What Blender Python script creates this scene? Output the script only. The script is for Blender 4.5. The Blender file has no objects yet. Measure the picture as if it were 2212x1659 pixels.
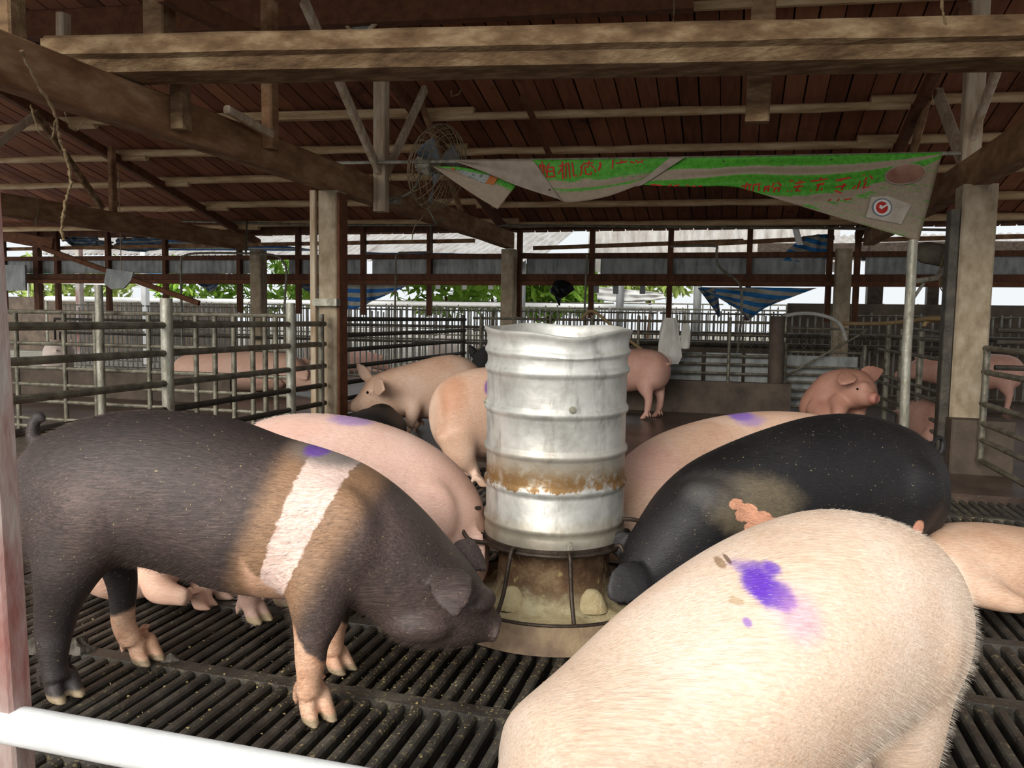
import bpy, bmesh, math, random
from mathutils import Vector, Matrix, Quaternion
random.seed(7)
V = Vector
PI = math.pi
sc = bpy.context.scene
col = sc.collection

# ------------------------------------------------------------------ camera
F, W, H = 1720.0, 2212.0, 1659.0
YAW, PITCH, ROLL, HC = math.radians(15.4), math.radians(4.8), math.radians(0.9), 1.1
CP = V((0, 0, HC))
FW = V((-math.sin(YAW)*math.cos(PITCH), math.cos(YAW)*math.cos(PITCH), -math.sin(PITCH)))
R0 = V((math.cos(YAW), math.sin(YAW), 0))
U0 = R0.cross(FW)
RT = R0*math.cos(ROLL)+U0*math.sin(ROLL)
UP = -R0*math.sin(ROLL)+U0*math.cos(ROLL)
F0 = V((-math.sin(YAW), math.cos(YAW), 0))          # level forward
cam = bpy.data.cameras.new('camera'); co = bpy.data.objects.new('camera', cam); col.objects.link(co)
cam.sensor_width = 36; cam.lens = 36*F/W; cam.clip_start = 0.02; cam.clip_end = 300
m = Matrix((RT, UP, -FW)).transposed().to_4x4(); m.translation = CP
co.matrix_world = m
sc.camera = co

# ------------------------------------------------------------------ light
sc.view_settings.view_transform = 'Standard'; sc.view_settings.look = 'None'
sc.view_settings.gamma = 1; sc.view_settings.use_curve_mapping = False
sc.view_settings.exposure = 0.1
wd = bpy.data.worlds.new('sky'); sc.world = wd; wd.use_nodes = True
bg = wd.node_tree.nodes['Background']; bg.inputs[0].default_value = (0.93, 0.97, 1.0, 1); bg.inputs[1].default_value = 0.9
sun = bpy.data.lights.new('daylight_sun', 'SUN'); sun.energy = 3.5; sun.angle = math.radians(42); sun.color = (1, .96, .9)
so = bpy.data.objects.new('daylight_sun', sun); col.objects.link(so)
so.rotation_euler = (V((0.22, 0.88, -0.42))).to_track_quat('-Z', 'Y').to_euler()
so.location = (-1, -4, 5)

# ------------------------------------------------------------------ photogrammetry helpers: a pixel of the photo at a known real plane
def ray(x, y): return FW+RT*((x-W/2)/F)+UP*((H/2-y)/F)
def PZ(x, y, z=0.0): d = ray(x, y); return CP+d*((z-HC)/d.z)
def PY(x, y, Y): d = ray(x, y); return CP+d*(Y/d.y)
def PX(x, y, X): d = ray(x, y); return CP+d*(X/d.x)
def PD(x, y, D): return CP+ray(x, y)*D
def CR(r, D, z=0.0): v = R0*r+F0*D; return V((v.x, v.y, z))

def lin(c):
    o = []
    for v in c:
        v = v/255.0
        o.append(v/12.92 if v <= .04045 else ((v+.055)/1.055)**2.4)
    return (o[0], o[1], o[2], 1)

# ------------------------------------------------------------------ material helper
class NT:
    def __init__(s, name):
        s.m = bpy.data.materials.new(name); s.m.use_nodes = True
        s.t = s.m.node_tree; s.b = s.t.nodes['Principled BSDF']
        s.tc = s.t.nodes.new('ShaderNodeTexCoord')
        s.obj = s.tc.outputs['Object']
    def n(s, typ, **kw):
        nd = s.t.nodes.new('ShaderNode'+typ)
        for k, v in kw.items(): setattr(nd, k, v)
        return nd
    def link(s, a, b): s.t.links.new(a, b)
    def mapping(s, scale=(1, 1, 1), rot=(0, 0, 0), loc=(0, 0, 0), src=None):
        mp = s.n('Mapping'); mp.inputs['Scale'].default_value = scale; mp.inputs['Rotation'].default_value = rot; mp.inputs['Location'].default_value = loc
        s.link(src or s.obj, mp.inputs['Vector']); return mp.outputs[0]
    def noise(s, scale=5, detail=4, rough=.55, vec=None, dist=0):
        nz = s.n('TexNoise'); nz.inputs['Scale'].default_value = scale; nz.inputs['Detail'].default_value = detail
        nz.inputs['Roughness'].default_value = rough; nz.inputs['Distortion'].default_value = dist
        s.link(vec or s.obj, nz.inputs['Vector']); return nz.outputs['Fac']
    def ramp(s, fac, stops):
        r = s.n('ValToRGB'); e = r.color_ramp.elements
        e[0].position, e[0].color = stops[0]; e[1].position, e[1].color = stops[-1]
        for p, c in stops[1:-1]:
            x = e.new(p); x.color = c
        s.link(fac, r.inputs[0]); return r.outputs[0]
    def math(s, op, a, b=None, c=None, clamp=False):
        nd = s.n('Math', operation=op); nd.use_clamp = clamp
        for i, v in enumerate((a, b, c)):
            if v is None: continue
            if isinstance(v, (int, float)): nd.inputs[i].default_value = v
            else: s.link(v, nd.inputs[i])
        return nd.outputs[0]
    def vmath(s, op, a, b=None):
        nd = s.n('VectorMath', operation=op)
        for i, v in enumerate((a, b)):
            if v is None: continue
            if isinstance(v, (tuple, list, Vector)): nd.inputs[i].default_value = tuple(v)
            else: s.link(v, nd.inputs[i])
        return nd
    def mix(s, fac, a, b):
        nd = s.n('MixRGB')
        for i, v in enumerate((fac, a, b)):
            if isinstance(v, (int, float)): nd.inputs[i].default_value = v
            elif isinstance(v, tuple): nd.inputs[i].default_value = v
            else: s.link(v, nd.inputs[i])
        return nd.outputs[0]
    def smooth(s, x, a, b):
        nd = s.n('MapRange', interpolation_type='SMOOTHSTEP')
        nd.inputs['From Min'].default_value = a; nd.inputs['From Max'].default_value = b
        s.link(x, nd.inputs['Value']); return nd.outputs[0]
    def sep(s, v=None):
        nd = s.n('SeparateXYZ'); s.link(v or s.obj, nd.inputs[0]); return nd.outputs
    def bump(s, h, strength=.3, dist=.01):
        b = s.n('Bump'); b.inputs['Strength'].default_value = strength; b.inputs['Distance'].default_value = dist
        s.link(h, b.inputs['Height']); s.link(b.outputs[0], s.b.inputs['Normal'])
    def fin(s, colr, rough=.8, metal=0.0, spec=.3):
        if isinstance(colr, tuple): s.b.inputs['Base Color'].default_value = colr
        else: s.link(colr, s.b.inputs['Base Color'])
        if isinstance(rough, (int, float)): s.b.inputs['Roughness'].default_value = rough
        else: s.link(rough, s.b.inputs['Roughness'])
        s.b.inputs['Metallic'].default_value = metal
        s.b.inputs['Specular IOR Level'].default_value = spec
        return s.m

def mottled(name, c1, c2, c3=None, scale=6, stretch=(1, 1, 1), rough=.8, metal=0, bump=.3, bdist=.01, bscale=40, spec=.3, detail=5, p=(.3, .5, .7)):
    t = NT(name); v = t.mapping(stretch)
    f = t.noise(scale, detail, .62, v)
    st = [(p[0], lin(c1)), (p[2], lin(c2))] if c3 is None else [(p[0], lin(c1)), (p[1], lin(c2)), (p[2], lin(c3))]
    c = t.ramp(f, st)
    t.bump(t.noise(bscale, 4, .6, v), bump, bdist)
    return t.fin(c, rough, metal, spec)

M = {}
M['beam'] = mottled('weathered_dusty_wood', (84, 62, 42), (124, 98, 70), (166, 142, 108), 4.2, (1, 3, 3), .9, bump=.7, bdist=.012, bscale=16)
M['tie'] = mottled('brown_beam_wood', (102, 70, 46), (132, 98, 68), (162, 130, 98), 3.0, (3, 1, 3), .9, bump=.4, bscale=22)
M['post'] = mottled('pale_post_wood', (150, 126, 100), (180, 160, 134), (200, 186, 164), 4, (4, 4, .6), .9, bump=.4, bscale=22)
M['oldwood'] = mottled('old_red_wood', (84, 52, 36), (116, 76, 50), None, 4, (3, 3, 3), .9, bump=.4)
M['bamboo'] = mottled('pale_bamboo', (150, 118, 82), (186, 156, 116), (206, 182, 144), 5, (.5, 4, 4), .7, bump=.25, bscale=26)
M['studwood'] = mottled('stud_wood', (66, 40, 28), (104, 68, 46), None, 5, (3, 3, .7), .85, bump=.3)
M['concrete'] = mottled('column_concrete', (124, 108, 86), (156, 140, 116), (178, 164, 142), 9, (1, 1, .6), .9, bump=.5, bscale=60)
M['darkconcrete'] = mottled('stained_concrete', (66, 56, 48), (104, 90, 76), None, 4, (1, 1, 1), .7, bump=.4)
M['wetfloor'] = mottled('wet_floor', (46, 38, 34), (84, 68, 58), (104, 88, 76), 1.8, (1, 1, 1), .32, bump=.4, bscale=30, spec=.5)
M['paleground'] = mottled('pale_ground', (126, 120, 108), (176, 172, 160), None, 1.0, rough=.9)
M['pipe'] = mottled('dirty_steel_pipe', (74, 70, 58), (112, 107, 92), (140, 135, 118), 12, (1, 1, 1), .5, .35, bump=.3, bscale=60, spec=.4)
M['darkpipe'] = mottled('blackened_pipe', (50, 46, 40), (86, 80, 70), None, 10, rough=.5, metal=.3, bump=.3)
M['galv'] = mottled('galvanised_post', (112, 108, 94), (152, 148, 132), (180, 178, 166), 16, (1, 1, .4), .45, .4, bump=.4, bscale=70)
M['whitebar'] = mottled('pale_crate_bar', (96, 94, 88), (150, 148, 142), None, 8, rough=.5, metal=.2, bump=.1)
M['whitepipe'] = mottled('white_painted_pipe', (226, 226, 222), (246, 246, 244), None, 8, rough=.4, bump=.15)
M['flaky'] = mottled('flaking_pink_post', (142, 92, 84), (168, 150, 142), (176, 174, 166), 7, (1, 1, .3), .6, bump=.5, bscale=40, p=(.38, .5, .62))
M['zinc'] = mottled('grey_sheet_metal', (112, 114, 112), (146, 148, 146), (166, 168, 164), 8, (1, 1, .4), .6, .2, bump=.2)
M['black'] = mottled('black_plastic', (12, 12, 14), (30, 30, 34), None, 9, rough=.35, bump=.5, bdist=.03, bscale=12)
M['card'] = mottled('white_card', (214, 214, 210), (234, 234, 230), None, 6, rough=.8)
M['sack'] = mottled('white_sack', (180, 176, 164), (224, 222, 214), None, 8, (1, 1, .4), .7, bump=.7, bdist=.03, bscale=9)
M['wire'] = mottled('rusty_wire', (112, 94, 68), (164, 146, 114), None, 30, rough=.6, metal=.3, bump=.2)
M['rope'] = mottled('dusty_rope', (96, 78, 54), (136, 116, 86), None, 40, rough=.95, bump=.4)
M['blade'] = mottled('grey_fan_blade', (104, 112, 118), (140, 146, 150), None, 5, rough=.5, metal=.1)
M['motor'] = mottled('cream_motor', (176, 172, 158), (206, 202, 190), None, 5, rough=.5)
M['darkmotor'] = mottled('dusty_motor', (70, 66, 56), (112, 104, 88), None, 9, rough=.8)
M['iron'] = mottled('dark_iron', (44, 36, 30), (78, 66, 56), None, 20, rough=.5, metal=.5, bump=.3)
M['feed'] = mottled('pale_feed_mash', (178, 158, 118), (206, 190, 150), None, 30, rough=.95, bump=.6, bscale=120)
M['leaf'] = mottled('bright_leaf', (74, 118, 28), (136, 178, 56), (176, 206, 92), 3, rough=.6, bump=0)
M['leaf2'] = mottled('pale_leaf', (124, 150, 60), (190, 204, 120), None, 3, rough=.6, bump=0)
M['dung'] = mottled('grey_dung', (70, 66, 58), (108, 102, 92), None, 14, rough=.8, bump=.8, bscale=50)
M['greennet'] = mottled('green_net', (30, 96, 78), (70, 150, 124), None, 9, rough=.7)
M['skybluetarp'] = mottled('blue_sheet', (60, 140, 200), (120, 190, 230), None, 4, rough=.6)
M['hose'] = mottled('grey_hose', (140, 138, 130), (178, 176, 170), None, 9, rough=.5)
M['tanhose'] = mottled('tan_hose', (134, 110, 76), (164, 140, 100), None, 9, rough=.6)

def slat_material():
    t = NT('dark_slat_floor'); n1 = t.noise(7, 6, .6); n2 = t.noise(60, 4, .7); big = t.noise(1.6, 3, .6)
    c = t.ramp(n1, [(.3, lin((36, 33, 30))), (.55, lin((68, 63, 56))), (.75, lin((98, 92, 80)))])
    dust = t.math('MULTIPLY', t.smooth(n2, .56, .66), t.smooth(big, .42, .62))
    c = t.mix(dust, c, lin((150, 136, 96)))
    t.bump(n2, .5, .006)
    return t.fin(c, t.ramp(n1, [(.3, (.3,)*3+(1,)), (.7, (.7,)*3+(1,))]), 0, .5)
M['slat'] = slat_material()

def plank_material():
    t = NT('red_brown_roof_planks'); s = t.sep()
    k = t.math('FLOOR', t.math('DIVIDE', s[0], .2))
    wn = t.n('TexWhiteNoise', noise_dimensions='1D'); t.link(k, wn.inputs['W'])
    g = t.noise(4, 5, .6, t.mapping((5, .6, .6)))
    c = t.ramp(g, [(.3, lin((98, 58, 42))), (.7, lin((150, 96, 68)))])
    c2 = t.mix(.5, c, t.ramp(wn.outputs['Value'], [(0, lin((88, 52, 38))), (1, lin((166, 110, 78)))]))
    st = t.smooth(t.noise(1.1, 4, .7), .58, .7)
    c2 = t.mix(t.math('MULTIPLY', st, .6), c2, lin((48, 34, 28)))
    t.bump(g, .3, .005)
    return t.fin(c2, .85, 0, .2)
M['plank'] = plank_material()

def barrel_material():
    t = NT('galvanised_barrel'); s = t.sep()
    n1 = t.noise(5, 6, .65, t.mapping((1, 1, .7))); n2 = t.noise(22, 5, .7); n3 = t.noise(9, 5, .7, t.mapping((1, 1, .25)))
    c = t.ramp(n1, [(.3, lin((150, 148, 142))), (.5, lin((190, 188, 180))), (.72, lin((212, 210, 204)))])
    c = t.mix(t.math('MULTIPLY', t.smooth(n3, .56, .7), .55), c, lin((120, 116, 106)))
    h = t.math('ADD', t.math('SUBTRACT', s[2], .335), t.math('MULTIPLY', t.math('SUBTRACT', n2, .5), .10))
    band = t.math('MULTIPLY', t.smooth(h, .165, .185), t.math('SUBTRACT', 1.0, t.smooth(h, .22, .36)))
    c = t.mix(t.math('MULTIPLY', t.math('MULTIPLY', band, .8), t.smooth(t.math('ADD', n1, t.math('MULTIPLY', n2, .4)), .5, .85)), c, lin((150, 128, 94)))
    rust = t.math('MULTIPLY', t.smooth(h, .168, .178), t.math('SUBTRACT', 1.0, t.smooth(h, .21, .26)))
    c = t.mix(t.math('MULTIPLY', rust, t.smooth(n2, .32, .56)), c, lin((132, 100, 60)))
    low = t.math('SUBTRACT', 1.0, t.smooth(h, .02, .09))
    c = t.mix(t.math('MULTIPLY', low, .5), c, lin((150, 132, 96)))
    t.bump(t.math('ADD', t.noise(7, 3, .5), t.math('MULTIPLY', n2, .15)), .35, .02)
    return t.fin(c, t.ramp(n2, [(.3, (.34,)*3+(1,)), (.7, (.6,)*3+(1,))]), .45, .5)
M['barrel'] = barrel_material()

def base_material():
    t = NT('rusty_feeder_base'); s = t.sep()
    n1 = t.noise(8, 6, .7); n2 = t.noise(26, 5, .7)
    c = t.ramp(n1, [(.3, lin((58, 42, 32))), (.5, lin((104, 78, 56))), (.7, lin((150, 128, 96)))])
    h = t.math('ADD', s[2], t.math('MULTIPLY', t.math('SUBTRACT', n1, .5), .34))
    c = t.mix(t.math('SUBTRACT', 1.0, t.smooth(h, .06, .16)), c, lin((186, 174, 138)))
    c = t.mix(t.math('MULTIPLY', t.smooth(n2, .58, .66), .7), c, lin((178, 164, 110)))
    t.bump(n2, .6, .01)
    return t.fin(c, .75, .1, .3)
M['feederbase'] = base_material()
M['trough'] = mottled('brown_trough', (84, 66, 50), (122, 100, 78), (150, 128, 98), 7, rough=.6, bump=.5, bscale=40)

def tarp_material(name, blue, pale, width, ang):
    t = NT(name)
    uv = t.tc.outputs['UV']; mp = t.mapping((1, 1, 1), (0, 0, ang), src=uv); s = t.sep(mp)
    fr = t.math('FRACT', t.math('DIVIDE', s[1], width))
    k = t.math('GREATER_THAN', fr, .5)
    n = t.noise(7, 5, .7)
    c = t.mix(k, t.ramp(n, [(.3, lin(blue)), (.75, lin(tuple(min(255, int(x*1.25)) for x in blue)))]), t.ramp(n, [(.3, lin(tuple(int(x*.75) for x in pale))), (.7, lin(pale))]))
    t.bump(t.noise(10, 3, .6, t.mapping((1, 1, 3))), .8, .04)
    return t.fin(c, .65, 0, .3)
M['tarp'] = tarp_material('blue_white_tarp', (44, 104, 168), (206, 204, 190), .30, .0)
M['tarp2'] = tarp_material('faded_blue_white_tarp', (58, 92, 128), (176, 172, 160), .22, .15)
M['tarp3'] = tarp_material('slanting_striped_tarp', (40, 106, 160), (190, 182, 166), .26, -.35)

def roofsheet():
    t = NT('white_corrugated_sheet'); n = t.noise(1.5, 5, .7, t.mapping((4, 1, 1)))
    c = t.ramp(n, [(.3, lin((140, 130, 122))), (.6, lin((186, 184, 180)))])
    return t.fin(c, .6, .0)
M['sheet'] = roofsheet()

# ------------------------------------------------------------------ mesh builder
class MB:
    def __init__(s): s.v = []; s.f = []; s.uv = None
    def add(s, vs, fs):
        b = len(s.v); s.v += [V(p) for p in vs]; s.f += [tuple(b+i for i in f) for f in fs]; return s
    def box(s, c, size, rot=None):
        c = V(c); hx, hy, hz = size[0]/2, size[1]/2, size[2]/2
        vs = [V((x, y, z)) for x in (-hx, hx) for y in (-hy, hy) for z in (-hz, hz)]
        if rot is not None: vs = [rot @ p for p in vs]
        return s.add([c+p for p in vs], [(0, 1, 3, 2), (4, 6, 7, 5), (0, 4, 5, 1), (2, 3, 7, 6), (0, 2, 6, 4), (1, 5, 7, 3)])
    def prism(s, prof, p0, p1, xa, ya):
        n = len(prof); vs = [V(p)+V(xa)*a+V(ya)*b for p in (p0, p1) for a, b in prof]
        fs = [(i, (i+1) % n, n+(i+1) % n, n+i) for i in range(n)]+[tuple(range(n))[::-1], tuple(range(n, 2*n))]
        return s.add(vs, fs)
    def beam(s, p0, p1, w, h, up=(0, 0, 1), bev=.006, segs=1, jit=0):
        p0, p1 = V(p0), V(p1); d = (p1-p0).normalized(); side = d.cross(V(up)).normalized(); u = side.cross(d)
        a, b, e = w/2, h/2, min(bev, w/3, h/3)
        prof = [(-a+e, -b), (a-e, -b), (a, -b+e), (a, b-e), (a-e, b), (-a+e, b), (-a, b-e), (-a, -b+e)]
        if segs == 1: return s.prism(prof, p0, p1, side, u)
        rings = []
        for i in range(segs+1):
            q = p0.lerp(p1, i/segs); jx, jy = (random.uniform(-jit, jit), random.uniform(-jit, jit))
            rings.append([q+side*(x*(1+random.uniform(-jit, jit))+jx*w)+u*(y+jy*h) for x, y in prof])
        return s.rings(rings)
    def rings(s, rs, cap=True, closed=False):
        n = len(rs[0]); vs = [p for r in rs for p in r]; fs = []
        L = len(rs)
        for i in range(L if closed else L-1):
            j = (i+1) % L
            for k in range(n):
                q = (k+1) % n
                fs.append((i*n+k, i*n+q, j*n+q, j*n+k))
        if cap and not closed:
            fs.append(tuple(range(n))[::-1]); fs.append(tuple(range((L-1)*n, L*n)))
        return s.add(vs, fs)
    def tube(s, pts, r, n=8, closed=False, flat=None):
        pts = [V(p) for p in pts]; L = len(pts)
        rad = r if isinstance(r, (list, tuple)) else [r]*L
        rs = []; prev = None
        for i, p in enumerate(pts):
            if closed: d = pts[(i+1) % L]-pts[i-1]
            else: d = pts[min(i+1, L-1)]-pts[max(i-1, 0)]
            d.normalize()
            if prev is None:
                a = V((0, 0, 1)) if abs(d.z) < .9 else V((1, 0, 0))
                x = d.cross(a).normalized()
            else:
                x = prev-d*prev.dot(d)
                x = x.normalized() if x.length > 1e-6 else d.orthogonal().normalized()
            prev = x; y = d.cross(x)
            rs.append([p+(x*math.cos(2*PI*k/n)+y*math.sin(2*PI*k/n))*rad[i] for k in range(n)])
        return s.rings(rs, True, closed)
    def lathe(s, prof, c=(0, 0, 0), n=48, tilt=None, fn=None):
        c = V(c); rs = []
        for r, z in prof:
            ring = []
            for k in range(n):
                a = 2*PI*k/n; rr, zz = (r, z) if fn is None else fn(r, z, a)
                p = V((rr*math.cos(a), rr*math.sin(a), zz))
                if tilt is not None: p = tilt @ p
                ring.append(c+p)
            rs.append(ring)
        return s.rings(rs, False)
    def grid(s, fn, nu, nv):
        vs = []; uv = []
        for i in range(nu+1):
            for j in range(nv+1):
                u, v = i/nu, j/nv; vs.append(fn(u, v)); uv.append((u, v))
        b = len(s.v)
        s.add(vs, [(i*(nv+1)+j, (i+1)*(nv+1)+j, (i+1)*(nv+1)+j+1, i*(nv+1)+j+1) for i in range(nu) for j in range(nv)])
        if s.uv is None: s.uv = {}
        for k, q in enumerate(uv): s.uv[b+k] = q
        return s

def spine(pts, k=4):                     # Catmull-Rom over tuples of numbers
    out = []; n = len(pts)
    for i in range(n-1):
        a, b, c, d = pts[max(i-1, 0)], pts[i], pts[i+1], pts[min(i+2, n-1)]
        for q in range(k):
            t = q/k
            out.append(tuple(.5*((2*B)+(-A+C)*t+(2*A-5*B+4*C-D)*t*t+(-A+3*B-3*C+D)*t**3) for A, B, C, D in zip(a, b, c, d)))
    out.append(tuple(pts[-1])); return out
def curve(pts, k=6): return [V(p) for p in spine([tuple(p) for p in pts], k)]

ROOTLOC = {}
def link_mesh(name, mb, mat, origin, smooth):
    me = bpy.data.meshes.new(name)
    me.from_pydata([tuple(p-origin) for p in mb.v], [], mb.f)
    if mb.uv is not None:
        ul = me.uv_layers.new(name='UVMap')
        for lp in me.loops: ul.data[lp.index].uv = mb.uv.get(lp.vertex_index, (0, 0))
    me.validate(); me.update()
    bm = bmesh.new(); bm.from_mesh(me); bmesh.ops.recalc_face_normals(bm, faces=bm.faces[:]); bm.to_mesh(me); bm.free()
    if smooth:
        me.shade_smooth()
    me.materials.append(mat)
    o = bpy.data.objects.new(name, me); col.objects.link(o); return o
def auto_smooth(o, ang=40):
    me = o.data; me.shade_smooth()
    try: me.set_sharp_from_angle(angle=math.radians(ang))
    except Exception: pass
def thing(name, label, cat, loc=(0, 0, 0), group=None, kind=None):
    o = bpy.data.objects.new(name, None); col.objects.link(o); o.location = V(loc); o.empty_display_size = .1
    if label: o['label'] = label
    if cat: o['category'] = cat
    if group: o['group'] = group
    if kind: o['kind'] = kind
    ROOTLOC[o.name] = V(loc); return o
def part(name, mb, mat, parent, smooth=True, label=None, ang=40, kind=None):
    origin = ROOTLOC[parent.name]
    o = link_mesh(name, mb, mat, origin, False); o.parent = parent
    ROOTLOC[o.name] = origin
    if smooth: auto_smooth(o, ang)
    if label: o['label'] = label
    if kind: o['kind'] = kind
    return o
def solo(name, mb, mat, label=None, cat=None, group=None, kind=None, smooth=True, ang=40, origin=None):
    if origin is None:
        xs = [p.x for p in mb.v]; ys = [p.y for p in mb.v]; zs = [p.z for p in mb.v]
        origin = V(((min(xs)+max(xs))/2, (min(ys)+max(ys))/2, min(zs)))
    o = link_mesh(name, mb, mat, origin, False); o.location = origin; ROOTLOC[o.name] = origin
    if smooth: auto_smooth(o, ang)
    if label: o['label'] = label
    if cat: o['category'] = cat
    if group: o['group'] = group
    if kind: o['kind'] = kind
    return o
# ================================================================== SETTING
XL, XR = -3.27, 1.72
RS, RZ, RY = 0.2423, 2.585, 11.45            # roof plane underside: z = RZ + RS*(RY-Y)
RIDGE = 5.2
def roofz(Y): return RZ+RS*(RY-Y) if Y >= RIDGE else RZ+RS*(RY-RIDGE)-RS*(RIDGE-Y)
def PR(x, y, off=0.0):                         # pixel on the far roof slope
    d = ray(x, y); t = (RZ+off+RS*RY-HC)/(d.z+RS*d.y); return CP+d*t

# slatted floor: rows of cast panels with bars running away from the front rail
b = MB(); pitch = .0535
rows = [-.45+.5*i for i in range(12)]
for j, y0 in enumerate(rows):
    y1 = y0+.5; ys0, ys1 = y0+.03, y1-.03
    b.box((-.1, y0, -.03), (6.5, .055, .06))
    x = -3.28
    while x < 3.15:
        w = .031
        zt = random.uniform(-.004, 0)
        b.prism([(-w/2+.006, -.06), (w/2-.006, -.06), (w/2, zt-.010), (w/2-.005, zt-.002), (0, zt), (-w/2+.005, zt-.002), (-w/2, zt-.010)], (x, ys0, 0), (x, ys1, 0), (1, 0, 0), (0, 0, 1))
        x += pitch
fl = solo('floor', b, M['slat'], 'black slatted cast floor spotted with feed under the pigs', None, kind='structure', origin=V((0, 0, 0)), ang=30)
b = MB(); b.box((-.1, 2.6, -.42), (6.6, 6.4, .02))
solo('floor', b, M['iron'], 'dark manure pit floor beneath the slatted floor', None, kind='structure', smooth=False)
b = MB(); b.box((-2.5, 9.3, -.10), (19, 7.2, .2)); b.box((-8.0, 2.7, -.10), (9.2, 6, .2)); b.box((6.6, 2.7, -.10), (6.6, 6, .2)); b.box((-.1, -2.1, -.1), (22, 3.2, .2))
solo('floor', b, M['wetfloor'], 'wet brown concrete floor of the pens behind the slats', None, kind='structure', smooth=False)
b = MB(); b.box((-2, 36, -.12), (90, 46.1, .2))
solo('ground', b, M['paleground'], 'pale sunlit ground beyond the barn', None, kind='structure', smooth=False)

# ceiling of planks
b = MB(); x = -17.0
while x < 12:
    for sgn in (1, -1):
        ya, yb = (RIDGE, 12.15) if sgn == 1 else (RIDGE, 1.9)
        w = .19-random.random()*.012
        dz = random.uniform(0, .008)
        za, zb = roofz(RIDGE)+dz, (roofz(yb))+dz
        b.add([(x, ya, za), (x+w, ya, za), (x+w, yb, zb), (x, yb, zb), (x, ya, za+.02), (x+w, ya, za+.02), (x+w, yb, zb+.02), (x, yb, zb+.02)],
              [(0, 1, 2, 3), (7, 6, 5, 4), (0, 4, 5, 1), (1, 5, 6, 2), (2, 6, 7, 3), (3, 7, 4, 0)])
    x += .2
solo('ceiling', b, M['plank'], 'red-brown plank roof lining with dark gaps', None, kind='structure', smooth=False, origin=V((0, 0, 0)))
b = MB()
for yb in (12.2, 1.8):
    b.add([(-17.2, RIDGE, roofz(RIDGE)+.05), (12.2, RIDGE, roofz(RIDGE)+.05), (12.2, yb, roofz(yb)+.05), (-17.2, yb, roofz(yb)+.05),
           (-17.2, RIDGE, roofz(RIDGE)+.09), (12.2, RIDGE, roofz(RIDGE)+.09), (12.2, yb, roofz(yb)+.09), (-17.2, yb, roofz(yb)+.09)],
          [(0, 1, 2, 3), (7, 6, 5, 4), (0, 4, 5, 1), (1, 5, 6, 2), (2, 6, 7, 3), (3, 7, 4, 0)])
solo('roof', b, M['iron'], 'dark roof tiles over the plank lining', None, kind='structure', smooth=False)

# columns
def column(x, y, zt, label, s=.2):
    t = thing('concrete_column', label, 'column', (x, y, 0), 'concrete columns under the roof beams')
    b = MB(); b.beam((x, y, 0), (x, y, zt), s, s, up=(0, 1, 0), bev=.015)
    part('shaft', b, M['concrete'], t, ang=30)
    return t
c1 = column(XL, 6.12, 2.12, 'square concrete column at the inner corner of the railed pen, below the wire fan', .18)
b = MB(); b.beam((XL-.125, 6.03, 0.0), (XL-.125, 6.03, 2.12), .05, .05, up=(0, 1, 0)); part('corner_strip', b, M['post'], c1)
b = MB(); b.beam((XL+.101, 6.1, 0), (XL+.101, 6.1, 2.1), .025, .15, up=(0, 1, 0)); part('side_board', b, M['oldwood'], c1)
b = MB(); p = PY(705, 653, 6.0); b.box((p.x, p.y-.0, p.z), (.22, .07, .06)); part('clamp', b, M['galv'], c1)
c2 = column(1.72, 6.76, 2.13, 'square concrete column in front of the fan without blades showing', .235)
b = MB(); b.beam((1.72-.155, 6.72, 0), (1.72-.155, 6.72, 1.95), .07, .12, up=(0, 1, 0)); part('side_board', b, M['darkpipe'], c2)
b = MB(); b.beam((1.79, 6.62, 0), (1.79, 6.62, .40), .42, .30, up=(0, 1, 0), bev=.01); part('plinth', b, M['darkconcrete'], c2)
column(-3.24, 11.5, 2.1, 'far concrete column standing behind the steel feed barrel')
column(1.4, 11.6, 2.08, 'far concrete column behind the gate with the bent hose')
column(-7.35, 11.3, 2.1, 'far stained column beside the bent water pipe')

# tie beams and trusses
def beamthing(name, p0, p1, w, h, mat, label, cat='beam', group='roof timbers', segs=1, jit=0, up=(0, 0, 1), bev=.01):
    b = MB(); b.beam(p0, p1, w, h, up, bev, segs, jit)
    return solo(name, b, mat, label, cat, group, ang=35)
beamthing('tie_beam', (XL, 2.2, 2.235), (XL, 11.62, 2.245), .14, .235, M['tie'], 'long dusty brown tie beam running from the front over the railed pen column', segs=14, jit=.03)
beamthing('tie_beam', (XR, 2.2, 2.23), (XR, 11.7, 2.25), .14, .235, M['tie'], 'dark tie beam on the column behind the green banner')
beamthing('tie_beam', (-7.8, 5.0, 2.235), (-7.6, 11.3, 2.23), .13, .25, M['tie'], 'brown tie beam farthest from the banner, over the white-pig pens')

def kingpost(x, y, zt, zb, label, s=.11):
    return beamthing('king_post', (x, y, zb), (x, y, zt), s, s, M['post'], label, 'post', up=(0, 1, 0))
def brace(x, a, bb, label, w=.05, h=.09, mat='post', name='brace'):
    return beamthing(name, (x, a[0], a[1]), (x, bb[0], bb[1]), w, h, M[mat], label, 'brace')
kingpost(XL+.13, 6.8, 3.62, 2.04, 'pale king post over the railed pen, holding the end of the banner rod', .115)
brace(XL+.13, (6.74, 2.40), (5.45, 3.40), 'pale brace rising toward the front from the foot of the king post by the fan')
brace(XL+.13, (6.92, 2.42), (7.85, 3.42), 'short pale brace rising away from the foot of the king post by the fan')
brace(XL+.05, (7.85, 3.38), (9.3, 2.33), 'thin brown strut running down behind the wire fan', .05, .07, 'tie')
kingpost(XR+.02, 7.1, 3.62, 2.1, 'pale king post holding the other end of the banner rod', .135)
brace(XR+.02, (7.2, 2.46), (6.2, 3.12), 'pale brace rising toward the front by the banner corner')
brace(XR+.02, (7.3, 2.42), (8.3, 3.22), 'pale brace rising away by the banner corner', .07, .1)
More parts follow.
